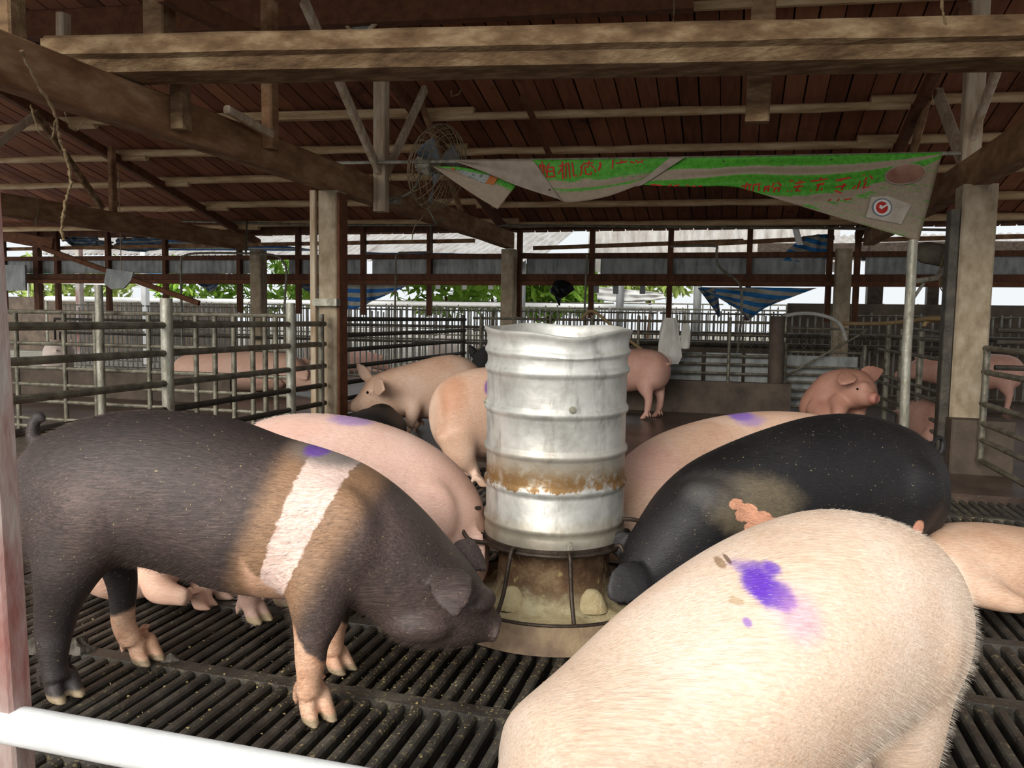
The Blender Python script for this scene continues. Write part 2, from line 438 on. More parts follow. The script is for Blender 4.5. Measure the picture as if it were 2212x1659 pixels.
brace(XR-.05, (8.35, 3.2), (9.4, 2.45), 'brown strut behind the braces at the banner corner', .06, .1, 'tie')
# rafters
def rafter(x, y0, y1, label, dz=-.16, mat='oldwood'):
    return beamthing('rafter', (x, y0, roofz(y0)+dz), (x, y1, roofz(y1)+dz), .09, .11, M[mat], label, 'rafter')
rafter(XL-.06, 7.0, 11.9, 'dark rafter above the railed pen tie beam')
rafter(XR-.1, 7.0, 12.0, 'dark rafter running down behind the banner corner')
rafter(-7.8, 7.0, 12.0, 'dark rafter farthest from the banner')
# far-left truss
beamthing('king_post', (-7.7, 8.6, 2.10), (-7.7, 8.6, 3.18), .07, .09, M['tie'], 'slim brown post on the farthest tie beam', 'post', up=(0, 1, 0))
p, q = PX(75, 240, -7.7), PX(222, 450, -7.7)
beamthing('brace', p, q, .05, .08, M['beam'], 'dusty brace slanting to the slim post on the farthest tie beam', 'brace')
p, q = PX(-30, 330, -7.7), PX(72, 252, -7.7)
beamthing('brace', p, q, .05, .08, M['post'], 'pale brace end beside the hanging rope', 'brace')
# posts from the tie beam up past the big cross beam
for px, y0, zb, zt, lab, mt in ((366, 4.08, 2.16, 2.42, 'grooved board nailed to the tie beam under the cross beam end', 'beam'),
                                (558, 5.02, 2.24, 3.24, 'brown square post on the tie beam behind the cross beam', 'tie'),
                                (22, 3.05, 2.30, 2.8, 'short post on the tie beam nearest the front', 'beam')):
    x = XL+.11 if px != 22 else XL
    beamthing('post', (x, y0, zb), (x, y0, zt), .085, .10, M[mt], lab, 'post', up=(0, 1, 0))
beamthing('post', PY(345, 105, 4.35), PY(343, -60, 4.35), .15, .13, M['beam'], 'thick grooved post standing on the massive cross beam', 'post', up=(0, 1, 0))
beamthing('post', PY(137, 118, 5.0), PY(137, 30, 5.0), .07, .09, M['post'], 'stubby pale post behind the end of the massive cross beam', 'post', up=(0, 1, 0))
p, q = PX(345, -20, XL), PX(552, 82, XL)
beamthing('brace', p, q, .07, .12, M['oldwood'], 'dark slanting timber running to the brown square post', 'brace')
# heavy cross beam
b = MB()
A, B = PZ(92, 150, 2.36), PZ(2700, 104, 2.36)
rr = []
d = (B-A); n = 26; dn = d.normalized(); side = V((-dn.y, dn.x, 0))
for i in range(n+1):
    q = A+d*(i/n); k = .9 if i == 0 else 1
    j = lambda s: random.uniform(-s, s)
    prof = [(0+j(.003), .17*k), (-.012, .155), (-.006+j(.004), .075+j(.004)), (.035, .06+j(.003)), (.075, .004), (.10, 0), (.30, j(.003)), (.32, .02), (.32, .17), (.02, .178+j(.003))]
    rr.append([q+side*a+V((0, 0, z)) for a, z in prof])
b.rings(rr)
solo('cross_beam', b, M['beam'], 'massive weathered beam spanning the whole pen above the feed barrel', 'beam', 'roof timbers', ang=25)
q = PZ(1637, 262, 2.02)
for (px, pyb, zt, lab, w) in ((1635, 265, 3.55, 'sawn-off timber hanging down behind the massive cross beam', .13),):
    p = PY(px, pyb, 4.78)
    beamthing('hanging_timber', (p.x, 4.78, p.z), (p.x+.02, 4.78, 3.3), w, .08, M['beam'], lab, 'post', up=(0, 1, 0))
# ridge beam and board
beamthing('ridge_beam', PR(-250, 72, -.2), PR(1500, -12, -.2), .13, .24, M['oldwood'], 'dark reddish upper beam crossing high under the roof')
beamthing('batten', PR(845, 42, -.06), PR(2250, -20, -.06), .06, .07, M['bamboo'], 'pale batten just below the dark upper beam')

# bamboo purlins
PUR = [(8.36, .056, 'topmost'), (9.18, .05, 'second'), (9.95, .04, 'third'), (10.78, .03, 'fourth'), (11.52, .02, 'lowest')]
for y0, sk, w in PUR:
    xs = [(-14, -7.4, 'over the white-pig pens'), (-7.9, -2.75 if w == 'topmost' else -3.1, 'over the railed pen'), (-3.5, 1.55, 'between the fan and banner end'), (1.2, 7, 'beyond the banner end')]
    for k, (xa, xb, where) in enumerate(xs):
        rr = .05 if k % 2 else .044
        pts = []; r = []
        nn = 12
        for i in range(nn+1):
            x = xa+(xb-xa)*i/nn; y = y0+sk*(x+1.5)+random.uniform(-.006, .006)
            pts.append((x, y, roofz(y)-.095+random.uniform(-.006, .004)+(0.03 if k % 2 else -.02))); r.append(rr*(1+.08*math.sin(i*2.1)))
        b = MB()
        if w == 'topmost' and k == 1: b.beam(pts[0], pts[-1], .1, .09)
        else: b.tube(pts, r, 10)
        solo('purlin', b, M['bamboo'], f'{w} bamboo purlin of the far roof slope, {where}', 'purlin', 'bamboo purlins under the roof planks')

# long dark stick hanging from purlin, small boards up in the roof
p, q = PR(1143, 222, -.12), PR(1192, 345, -.30)
beamthing('wooden_prop', p+V((0, -.25, 0)), q, .055, .055, M['oldwood'], 'dark wooden prop jutting from the topmost purlin', 'stick')
p, q = PX(490, 236, -3.1), PX(530, 268, -3.1)
beamthing('wooden_prop', p, q+V((0, .3, 0)), .05, .05, M['post'], 'short pale stick end poking out beside the brown square post', 'stick')
t = thing('roof_hatch', 'small grey panel in a V of pale battens under the ridge', 'panel', PY(778, 60, 6.3))
b = MB(); a0, a1, a2 = PY(736, 38, 6.32), PY(826, 36, 6.32), PY(775, 84, 6.32); o3 = V((0, .03, .01))
b.add([a0, a1, a2, a0+o3, a1+o3, a2+o3], [(0, 1, 2), (5, 4, 3), (0, 3, 4, 1), (1, 4, 5, 2), (2, 5, 3, 0)]); part('panel', b, M['zinc'], t, False)
b = MB(); b.beam(PY(735, 36, 6.3), PY(774, 88, 6.3), .03, .03); part('batten', b, M['post'], t)
b = MB(); b.beam(PY(828, 36, 6.3), PY(772, 86, 6.3), .03, .03); part('batten', b, M['post'], t)

# ------------------------------------------------------------------ far open wall
YW = 11.75
wl = thing('wall_back', 'far timber wall with open gaps and a band of grey sheet metal', None, (0, YW, 0), kind='structure')
def wz(y, x=1350): return PY(x, y, YW).z
for px in (125, 235, 358, 518, 645, 785, 928, 1122, 1278, 1447, 1617, 1790, 1850):
    x = PY(px, 600, YW).x
    b = MB(); b.beam((x, YW, 1.1), (x, YW, 2.5), .075, .09, up=(0, 1, 0)); part('stud', b, M['studwood'], wl)
for x in (2.9, 3.8, 4.9, -12.2, -13):
    b = MB(); b.beam((x, YW, 1.1), (x, YW, 2.5), .12, .1, up=(0, 1, 0)); part('stud', b, M['studwood'], wl)
for z, h in ((1.70, .10), (2.02, .075)):
    b = MB(); b.beam((-14, YW-.02, z), (7, YW-.02, z-.0), .06, h, segs=12, jit=.02); part('rail', b, M['studwood'], wl)
b = MB(); b.beam((-14, YW+.05, 2.47), (7, YW+.05, 2.47), .1, .12); part('wall_plate', b, M['studwood'], wl)
b = MB(); b.beam((-14, YW-.04, 1.61), (7, YW-.04, 1.62), .05, .07, segs=10, jit=.03); part('rail', b, M['oldwood'], wl)
for (xa, xb, za, zb, yo) in ((-14, -3.9, 2.20, 2.27, .1), (-3, .1, 2.16, 2.24, .25), (-.6, 1.3, 2.18, 2.26, .12), (1.6, 7, 2.22, 2.3, .1)):
    b = MB(); b.beam((xa, YW+yo, za), (xb, YW+yo, zb), .05, .06); part('loose_rail', b, M['tie'], wl)
def corr(p0, p1, up, n, amp, wl_):                   # corrugated sheet from p0 to p1 with height vector up
    p0, p1, up = V(p0), V(p1), V(up); d = p1-p0; nrm = d.cross(up).normalized(); b = MB()
    N = int(d.length/wl_*6); vs = []
    for i in range(N+1):
        o = nrm*amp*math.sin(2*PI*i/6)
        for k in range(2): vs.append(p0+d*(i/N)+up*k+o)
    e = nrm*.003; m_ = len(vs); vs2 = [v+e for v in vs]
    fs = [(2*i, 2*i+2, 2*i+3, 2*i+1) for i in range(N)]+[(m_+2*i+1, m_+2*i+3, m_+2*i+2, m_+2*i) for i in range(N)]
    fs += [(2*i, m_+2*i, m_+2*i+2, 2*i+2) for i in range(N)]+[(2*i+1, 2*i+3, m_+2*i+3, m_+2*i+1) for i in range(N)]
    b.add(vs+vs2, fs); return b
for xa, xb, z0, h in ((-13.9, -7.6, 1.76, .25), (-7.1, -5.7, 1.72, .30), (-5.6, -3.4, 1.72, .30), (-3.05, -2.0, 1.70, .31), (-1.92, 1.2, 1.74, .28), (1.7, 6.8, 1.70, .32)):
    part('metal_sheet', corr((xa, YW+.05, z0), (xb, YW+.05, z0), (0, 0, h), 0, .008, .12), M['zinc'], wl, True)

# low concrete walls
b = MB(); b.box((-.1, 9.72, .19), (1.55, .12, .38)); b.box((-2.0, 9.72, .15), (2.3, .1, .3))
solo('wall_pen_end', b, M['darkconcrete'], 'low stained concrete wall under the far rail of the pen', None, kind='structure', smooth=False)
b = MB(); b.box((-8.1, 8.35, .17), (4.6, .12, .36))
solo('wall_low', b, M['darkconcrete'], 'low dark concrete wall in the railed pen', None, kind='structure', smooth=False)

b = MB(); b.box((5.0, 13.05, .69), (8.4, .12, 1.38)); b.box((-.95, 12.35, .40), (3.2, .1, .80)); b.box((-19.5, 17.4, .72), (15, .1, 1.44))
solo('wall_far', b, M['darkconcrete'], 'dark solid wall behind the gate and the neighbouring pens', None, kind='structure', smooth=False)

b = MB(); b.beam((.35, 14.0, 2.25), (9, 14.0, 2.27), .12, .26, segs=14, jit=.04)
solo('shed_eave', b, M['iron'], 'dark eave board of the neighbouring shed beyond the wall', 'beam')
for px, w, lab in ((1888, .22, 'dark square post just beyond the far column by the gate'), (2013, .16, 'dark square post seen behind the pole and fan bracket')):
    p = PY(px, 640, 13.4); b = MB(); b.beam((p.x, 13.4, 0), (p.x, 13.4, 2.3), w, w, up=(0, 1, 0)); solo('shed_post', b, M['iron'], lab, 'post')

# ------------------------------------------------------------------ pipes along the roof and wall
def pipe(name, pts, r, mat, label, cat='pipe', group=None, n=8, k=1):
    b = MB(); b.tube(curve(pts, k) if k > 1 else pts, r, n); return solo(name, b, M[mat], label, cat, group)
pipe('water_pipe', [PY(395, 478, 11.25), PY(700, 486, 11.25), PY(1106, 487, 11.25), PY(1800, 493, 11.25), PY(2060, 497, 11.25)], .018, 'pipe', 'long thin water pipe running under the eave of the far wall')
pipe('water_pipe', [V((PY(392, 655, 10.6).x, 10.6, 0)), PY(392, 655, 10.6), PY(391, 565, 10.6), PY(398, 553, 10.6), PY(425, 547, 10.6), PY(520, 547, 10.6), PY(590, 551, 10.6), PY(612, 566, 10.6), PY(619, 590, 10.6), PY(615, 660, 10.6), V((PY(615, 660, 10.6).x, 10.6, 0))], .017, 'pipe', 'arched water pipe before the far wall above the lying sow', k=3)
pipe('water_pipe', [PY(533, 478, 11.25), PY(531, 549, 10.6)], .016, 'pipe', 'short pipe dropping to the arched water pipe')
pipe('water_pipe', [V((PY(853, 690, 10.9).x, 10.9, 0)), PY(853, 690, 10.9), PY(855, 552, 10.9), PY(862, 546, 10.9), PY(932, 544, 10.9), PY(932, 487, 11.2)], .015, 'pipe', 'bent water pipe behind the sniffing pig')
pipe('water_pipe', [V((PY(1262, 690, 11.2).x, 11.2, 0)), PY(1262, 690, 11.2), PY(1266, 590, 11.2), PY(1268, 550, 11.2)], .015, 'pipe', 'upright thin pipe behind the steel feed barrel')
pipe('water_pipe', [PY(1448, 532, 10.6), PY(1541, 531, 10.6), PY(1548, 540, 10.6), PY(1549, 566, 10.6), PY(1562, 585, 10.6), PY(1590, 605, 10.6), PY(1602, 630, 10.6), PY(1600, 700, 10.6), PY(1590, 800, 10.4), V((PY(1590, 800, 10.4).x, 10.4, 0))], .016, 'pipe', 'crooked water pipe by the hanging striped tarp', k=3)
pipe('metal_pole', [PY(1972, 518, 6.35), PY(1966, 640, 6.35), PY(1958, 760, 6.35), PY(1951, 960, 6.35), V((PY(1951, 960, 6.35).x, 6.35, 0))], .035, 'galv', 'pale metal pole standing under the lower corner of the banner', 'pole', n=12)
pipe('banner_rod', [PY(722, 352, 6.78), PY(880, 350, 6.6), PY(1106, 347, 6.52), PY(1600, 340, 6.75), PY(2075, 331, 7.03)], .016, 'galv', 'thin horizontal rod carrying the green banner', 'rod')
# ================================================================== FENCES
def fence(name, label, rails, uprights, cat='fence', group=None, rr=.019, ur=.02, mat='pipe', umat='pipe', loc=None, rname='rail', uname='post'):
    allp = [V(p) for rl in rails for p in rl]+[V(p) for u in uprights for p in u[:2]]
    if loc is None: loc = V((sum(p.x for p in allp)/len(allp), sum(p.y for p in allp)/len(allp), min(p.z for p in allp)))
    t = thing(name, label, cat, loc, group)
    for i, rl in enumerate(rails):
        b = MB(); b.tube(rl, rr, 8); part(rname, b, M[mat[i % len(mat)] if isinstance(mat, list) else mat], t)
    for u in uprights:
        b = MB(); r = u[2] if len(u) > 2 else ur; b.tube(u[:2], r, 12); part(u[3] if len(u) > 3 else uname, b, M[u[4] if len(u) > 4 else umat], t)
    return t
ZR = [1.02, .853, .671, .511, .36, .20, .07]
def zrow(x, y0, y1, zs=ZR): return [[(x, y0, z), (x, y1, z)] for z in zs]
fence('pen_fence', 'steel railing with two thick round posts between the pigs and the side pen',
      zrow(XL, 1.2, 5.98, ZR), [((XL, 4.06, 0), (XL, 4.06, 1.18), .036, 'thick_post', 'galv'), ((XL, 5.45, 0), (XL, 5.45, 1.18), .036, 'thick_post', 'galv'), ((XL, 5.92, 0), (XL, 5.92, 1.1), .025), ((XL, 1.3, 0), (XL, 1.3, 1.18), .036, 'thick_post', 'galv')], rr=.021, mat=['pipe', 'pipe', 'pipe', 'darkpipe', 'darkpipe', 'darkpipe', 'darkpipe'])
fence('pen_fence', 'dark railing behind the column where the pig sniffs',
      zrow(XL, 6.25, 9.6, [1.06, .92, .79, .64, .5, .36, .2]), [((XL, 9.5, 0), (XL, 9.5, 1.12), .03), ((XL, 6.3, 0), (XL, 6.3, 1.1), .022)], rr=.02, mat='darkpipe', umat='darkpipe')
# side pen cross fence (at the column line)
YF = 5.75
def lf(px, y): return PY(px, 670, y).x
ups = [((lf(px, YF), YF, .0), (lf(px, YF), YF, 1.07), .021) for px in (33, 137, 320, 422, 463, 504, 545, 572, 595, 204, -70, -160)]
ups.append((tuple(PY(213, 615, 5.6)), (PY(213, 615, 5.6).x, 5.6, 0.0), .034, 'thick_post', 'galv'))
fence('pen_fence', 'cross fence with many slim uprights inside the side pen',
      [[(-7.4, YF, z), (XL-.2, YF+.02, z)] for z in (1.08, .80, .58, .43, .28)]+[[(-7.4, YF, z), (lf(560, YF), YF, z)] for z in (.12, .05)], ups, rr=.018)
# pen end rail and gate
YE = 9.7
fence('pen_fence', 'far end railing of the pen behind the standing pig',
      [[(-3.2, YE, z), (.52, YE+.15, z)] for z in (1.08, .93, .68, .58, .47)], [((PY(px, 700, YE).x, YE-.02, .3), (PY(px, 700, YE).x, YE-.02, 1.14), .02) for px in (1380, 1577, 1280, 1190, 1040)]+[((.5, YE+.1, 0), (.5, YE+.1, 1.16), .085, 'thick_post', 'darkconcrete')], rr=.016)
g = fence('pen_gate', 'pen gate with a slanting bar and wire mesh below the bent hose',
      [[(.62, 10.1, z), (1.52, 10.1, z)] for z in (1.02, .74, .56, .47, .38, .28, .18, .08)]+[[(.64, 10.08, .45), (1.5, 10.08, 1.0)]],
      [((.62, 10.1, .05), (.62, 10.1, .84), .02), ((1.5, 10.1, .05), (1.5, 10.1, .84), .02)], cat='gate', rr=.014)
b = MB()
for i in range(16):
    x = .1+i*.1
    pts = [(x+(.05 if k % 2 else 0), 10.12, .98-.055*k) for k in range(6)]; pts2 = [(x+(0 if k % 2 else .05), 10.13, .98-.055*k) for k in range(6)]
    b.tube(pts, .003, 4); b.tube(pts2, .003, 4)
part('wire_mesh', b, M['pipe'], g)
b = MB(); b.box((1.05, 10.25, .38), (.8, .02, .62)); part('backing_board', b, M['zinc'], g, False)
for i_, (xa, xb) in enumerate(((-1.0, -.35), (-.3, .12), (.16, .46))):
    b = MB(); b.box(((xa+xb)/2, 9.95, .46), (xb-xa, .02, .5)); solo('grey_panel', b, M['zinc'], ('wide grey panel leaning behind the white sack', 'grey panel in the middle behind the far end railing', 'narrow grey panel next to the dark gate post')[i_], 'panel', 'grey panels behind the far railing', smooth=False)
# right side fence
XF = 1.72
fence('pen_fence', 'railing from the gate to the near column beside the sitting pig',
      [[(XF, 6.95, z), (XF-.1, 9.9, z)] for z in (.96, .80, .52, .44, .27, .17)]+[[(XF+.1, 6.9, 1.0), (XF+.3, 10.4, 1.04)]],
      [((XF-.03, 8.15, .05), (XF-.03, 8.15, 1.03), .03), ((XF-.08, 9.5, .0), (XF-.08, 9.5, 1.08), .03), ((XF-.02, 9.1, 0), (XF-.02, 9.1, 1.04), .022), ((XF, 6.98, 0), (XF, 6.98, 1.02), .03)], rr=.018, umat='pipe')
fence('pen_fence', 'railing with a thick grey post between the near column and the wall',
      [[(XF+.04, 6.45, z), (XF+.08, 3.2, z)] for z in (.93, .76, .53, .39, .27, .12)], [((XF+.06, 4.95, 0), (XF+.06, 4.95, 1.06), .042, 'thick_post', 'galv'), ((XF+.04, 6.4, .1), (XF+.04, 6.4, .94), .024)], rr=.02, mat='pipe')
fence('pen_fence', 'dark cross rails in the neighbouring pen beyond the thick grey post',
      [[(1.9, 6.7, z), (5.5, 7.1, z)] for z in (1.06, .97, .78)], [((3.4, 6.85, 0), (3.4, 6.85, 1.1), .025)], rr=.02, mat='darkpipe')
# front rail
fr = thing('front_rail', 'white painted pipe rail nearest the camera with a flaking flat post', 'railing', (-.9, .8, 0))
a, c = PY(0, 1560, .8), PY(700, 1692, .8); zz = (a.z+c.z)/2
b = MB(); b.tube([(-1.5, .8, zz+.004), (-.9, .8, zz), (0, .8, zz), (1.6, .8, zz)], .0245, 20); part('rail', b, M['whitepipe'], fr)
pr = PY(40, 1500, .8)
pr2 = PY(2, 890, .8); kx = (pr2.x-pr.x)/(pr2.z-pr.z); pa, pb = (V((pr.x+kx*(z-pr.z)-.026, .806, z)) for z in (0, 1.25)); b = MB(); b.beam(pa, pb, .05, .035, up=(0, 1, 0), bev=.004); part('post', b, M['flaky'], fr)

# ------------------------------------------------------------------ far crate rows
def crate_panel(xa, xb, y, z0, z1, nb, label, mat, ramp=0):
    t = thing('crate_panel', label, 'fence', (xa, y, z0), 'barred crate panels beyond the pens')
    for z in (z0+.02, z1, (z0+z1)/2+.1):
        b = MB(); b.tube([(xa, y, z), (xb, y, z)], .016, 6); part('rail', b, M['pipe'], t)
    b = MB(); b.tube([(xa+.05, y, z0), (xa+.05, y, z1)], .014, 6); first = part('bar', b, M[mat], t)
    for i in range(1, nb):
        o = first.copy(); col.objects.link(o); o.parent = t; o.location = ((xb-xa)*i/nb, random.uniform(-.01, .01), random.uniform(-.05, .05)); ROOTLOC[o.name] = ROOTLOC[t.name]
    return t
ordi = ['first', 'second', 'third', 'fourth', 'fifth', 'sixth', 'seventh', 'eighth', 'ninth']
for ri, (y, xs, zlo, zhi, mt, rowname) in enumerate((
        (12.6, [-12.5+1.9*i for i in range(9)], .02, 1.20, 'whitebar', 'nearest'),
        (14.2, [-13.5+1.9*i for i in range(9)], .02, 1.28, 'whitebar', 'middle'),
        (16.6, [-15.5+2.2*i for i in range(9)], .02, 1.42, 'pipe', 'farthest'))):
    for i, x in enumerate(xs):
        crate_panel(x, x+(1.85 if ri < 2 else 2.1), y, zlo, zhi, 17 if ri < 2 else 14, f'{ordi[i]} barred panel of the {rowname} crate row, counted away from the corrugated gable', mt)
wp = [PY(100, 645, 15), PY(700, 655, 15), PY(1106, 660, 15), PY(1480, 667, 15)]
t = thing('white_pipe', 'long white pipe glowing behind the far wall', 'pipe', (wp[1].x, 15, 0))
b = MB(); b.tube(wp, .06, 12); part('pipe', b, M['whitepipe'], t)
for q in wp: b = MB(); b.tube([(q.x, 15, 0), (q.x, 15, q.z)], .03, 8); part('post', b, M['galv'], t)
pipe('white_pipe', [V((PY(60, 609, 17.5).x, 17.5, 0)), PY(60, 609, 17.5), PY(235, 614, 17.5), V((PY(235, 614, 17.5).x, 17.5, 0))], .035, 'whitepipe', 'shorter white pipe frame before the green nets', 'pipe')
# wall-side dark rails among crates
for z, y, lab in ((.95, 10.9, 'upper'), (.72, 11.0, 'lower')):
    pipe('feed_pipe', [(-11, y, 0), (-11, y, z), (-6, y, z), (-3.4, y, z), (-3.4, y, 0)], .022, 'darkpipe', f'{lab} dark feed pipe in front of the far crates', 'pipe')
for z, y, lab in ((.9, 12.2, 'upper'), (.75, 12.2, 'lower')):
    pipe('feed_pipe', [(-3.1, y, z), (0, y, z), (4, y, z)], .035, 'darkpipe', f'{lab} dark feed pipe behind the feed barrel', 'pipe')

# ------------------------------------------------------------------ outdoors
def rsheet(pts, label, name='corrugated_roof', wave=.16, amp=.025):
    a, bb, c = [V(p) for p in pts]                     # a->b along the eave, a->c up the slope
    return solo(name, corr(a, bb, c-a, 0, amp, wave), M['sheet'], label, 'roof', 'white corrugated roofs outside')
rsheet([(-16, 15.5, 2.42), (-5.3, 15.5, 2.30), (-16, 19.5, 3.9)], 'white corrugated roof outside above the swagged blue tarp')
rsheet([(-7.0, 14.0, 2.13), (-3.4, 14.0, 2.12), (-7.0, 18, 3.2)], 'white corrugated roof outside beside the railed pen column')
b = MB(); 
solo('corrugated_gable', corr((-3.4, 19, 2.2), (2.2, 19, 2.2), (0, 0, 1.6), 0, .03, .3), M['sheet'], 'upright corrugated gable wall outside above the feed barrel', 'wall')
rsheet([(1.6, 15.5, 2.2), (9, 15.5, 2.2), (1.6, 19, 3.0)], 'white corrugated roof outside behind the banner corner')
for px, lab in ((170, 'reddish'), (312, 'white')):
    p = PY(px, 560, 14)
    b = MB(); b.beam((p.x, 14, 0), (p.x, 14, 2.5), .12, .12, up=(0, 1, 0)); solo('outside_post', b, M['flaky' if lab == 'reddish' else 'whitepipe'], f'{lab} post standing outside the far wall by the green nets', 'post')
for px, y0 in ((1128, 600), (1340, 610), (1508, 600)):
    p = PY(px, y0, 14.5)
    b = MB(); b.tube([(p.x, 14.5, 0), (p.x, 14.5, 2.2)], .07, 12); solo('outside_post', b, M['zinc'], {1128: 'pale grey round post outside beside the far column behind the barrel', 1340: 'pale grey round post outside behind the feed barrel', 1508: 'pale grey round post outside beside the hanging striped tarp'}[px], 'post')

def bush(c, r, n, mat, label, size=.16):
    b = MB(); c = V(c)
    for i in range(n):
        while True:
            d = V((random.uniform(-1, 1), random.uniform(-1, 1), random.uniform(-1, 1)))
            if .35 < d.length < 1: break
        p = c+V((d.x*r[0], d.y*r[1], d.z*r[2])); s = size*random.uniform(.6, 1.4)
        q = Quaternion(V((random.random()-.5, random.random()-.5, random.random()-.5)).normalized(), random.uniform(0, 6.28))
        b.add([p+q @ V(v) for v in ((-s, 0, 0), (-.2*s, -.35*s, .05*s), (s, 0, -.1*s), (-.2*s, .35*s, .05*s))], [(0, 1, 2, 3)])
    t = thing('bush', label, 'bush', (c.x, c.y, 0), 'green bushes outside the far wall')
    part('foliage', b, M[mat], t, False)
    st = MB(); st.tube([(c.x, c.y, -.02), (c.x+.1, c.y, c.z*.6), (c.x, c.y, c.z)], [.06, .05, .03], 8); part('stem', st, M['studwood'], t)
for px, py, Y, rx, rz, mt, lab in ((90, 600, 22, 1.6, .8, 'leaf2', 'pale yellow-green bush behind the green nets'), (215, 606, 23, 1.6, .8, 'leaf2', 'pale bush behind the tilted hanging board'),
        (410, 610, 21, 1.3, .9, 'leaf', 'bright bush seen under the sagging tarp over the lying sow'), (560, 605, 21, 1.8, 1.0, 'leaf', 'bright bush behind the red wire and arched water pipe'),
        (700, 615, 24, 1.5, .8, 'leaf2', 'pale bush behind the railed pen column'), (960, 620, 19, 1.4, .8, 'leaf', 'bright leafy bush under the row of white tags'), (1060, 615, 22, 1.2, .8, 'leaf', 'bush beside the far column behind the barrel'),
        (1180, 630, 17.5, .8, .65, 'leaf', 'bright bush beside the hanging black bag'), (1260, 630, 19, .5, .6, 'leaf', 'small bush on the far side of the hanging black bag'),
        (1400, 610, 24, 1.6, .5, 'leaf2', 'pale bush behind the draped pale sheets')):
    p = PY(px, py, Y); bush(p, (rx, .8, rz), 420, mt, lab, .2)

# ------------------------------------------------------------------ tarps, hanging bits on the far wall
def tarp(name, pts, Y, mat, label, cat='tarp', sag=.05, wr=.03, nu=30, nv=12, group='striped tarps on the far wall', seed=1):
    a, bq, c, d = [PY(x, y, Y) for x, y in pts]        # tl, tr, br, bl
    rnd = random.Random(seed); ph = [rnd.uniform(0, 6) for _ in range(4)]
    def fn(u, v):
        p = (a.lerp(bq, u)).lerp(d.lerp(c, u), v)
        p = p+V((0, -.02-wr*(math.sin(9*u+3*v+ph[0])+.6*math.sin(21*u-5*v+ph[1])+.5*math.sin(14*v+ph[2])), -sag*math.sin(PI*u)*v))
        return p
    b = MB(); b.grid(fn, nu, nv)
    o = solo(name, b, M[mat], label, cat, group)
    md = o.modifiers.new('thick', 'SOLIDIFY'); md.thickness = .003
    return o
tarp('tarp', [(358, 508), (535, 520), (700, 542), (358, 541)], 12.0, 'tarp', 'clean blue and white striped tarp stretched beside the railed pen column', sag=0, wr=.01)
tarp('tarp', [(130, 508), (205, 512), (212, 535), (150, 530)], 12.0, 'tarp2', 'bunched dark blue tarp hanging by the rope end', wr=.05, seed=3)
tarp('tarp', [(165, 513), (245, 522), (240, 535), (165, 532)], 12.1, 'tarp2', 'swagged dull blue tarp on the rail behind the slim post', wr=.05, seed=4)
tarp('tarp', [(248, 514), (360, 512), (360, 538), (250, 538)], 12.1, 'tarp2', 'folded dull blue tarp before the white outside post', wr=.05, seed=5)
tarp('tarp', [(398, 590), (482, 590), (470, 620), (440, 618)], 12.0, 'tarp2', 'sagging grey-blue tarp under the sheet metal above the lying sow', sag=.1, seed=6)
tarp('tarp', [(595, 592), (700, 602), (700, 640), (672, 632)], 12.0, 'tarp2', 'slack blue tarp corner just before the railed pen column', seed=7)
tarp('tarp', [(748, 605), (905, 606), (795, 655), (748, 665)], 12.0, 'tarp', 'broad blue and white tarp pulled to a point above the sniffing pig', wr=.02, seed=8)
tarp('tarp', [(790, 545), (1080, 549), (1080, 556), (790, 552)], 11.95, 'tarp', 'narrow blue tarp edge along the rail before the far column', sag=0, seed=9)
tarp('tarp', [(1126, 546), (1440, 552), (1440, 561), (1126, 557)], 11.95, 'tarp', 'narrow blue tarp edge along the rail behind the barrel', sag=0, wr=.02, seed=10)
tarp('tarp', [(1735, 510), (1795, 505), (1792, 556), (1680, 560)], 11.84, 'tarp3', 'blue striped tarp bunched against the stud below the banner', wr=.04, seed=11)
tarp('tarp', [(1512, 620), (1765, 622), (1640, 668), (1600, 672)], 11.5, 'tarp3', 'big drooping blue striped tarp beyond the gate', sag=.12, wr=.05, seed=12)
tarp('tarp', [(1508, 622), (1550, 622), (1556, 680), (1548, 676)], 11.55, 'tarp2', 'limp end of blue tarp hanging beside the crooked pipe', wr=.03, seed=13)
tarp('tarp', [(1860, 552), (2070, 556), (2070, 566), (1860, 563)], 11.9, 'tarp2', 'thin faded tarp along the rail behind the pole', sag=0, seed=14)
tarp('net', [(60, 582), (135, 570), (128, 600), (70, 600)], 14, 'greennet', 'green shade net drooping outside the far wall', 'net', group='nets outside', seed=15)
tarp('net', [(130, 572), (175, 575), (160, 596), (145, 594)], 14, 'greennet', 'small green net corner outside beside the hanging board', 'net', group='nets outside', seed=16)
tarp('plastic_sheet', [(275, 572), (360, 574), (358, 600), (320, 598)], 14.08, 'skybluetarp', 'sky-blue plastic sheet outside behind the hanging board', 'sheet', group='nets outside', seed=17)
tarp('plastic_sheet', [(1290, 620), (1430, 632), (1440, 645), (1290, 648)], 14.6, 'card', 'draped pale sheet outside behind the barrel', 'sheet', group='nets outside', seed=18)
t = thing('hanging_board', 'grey board hung askew with a long plank behind the side pen', 'board', PY(258, 600, 9.5))
b = MB(); pts = [PY(x, y, 9.5) for x, y in ((230, 580), (288, 588), (283, 605), (268, 622), (240, 625), (224, 612))]; o3 = V((0, .03, 0))
b.add(pts+[p+o3 for p in pts], [tuple(range(6)), tuple(range(11, 5, -1))]+[(i, (i+1) % 6, 6+(i+1) % 6, 6+i) for i in range(6)]); part('board', b, M['zinc'], t, False)
b = MB(); b.beam(PY(90, 535, 9.53), PY(430, 655, 9.53), .05, .07); part('plank', b, M['oldwood'], t)
b = MB(); q = PY(262, 584, 9.5); b.tube([q, V((q.x, q.y, roofz(q.y)+.01))], .006, 6); part('hanger', b, M['wire'], t)
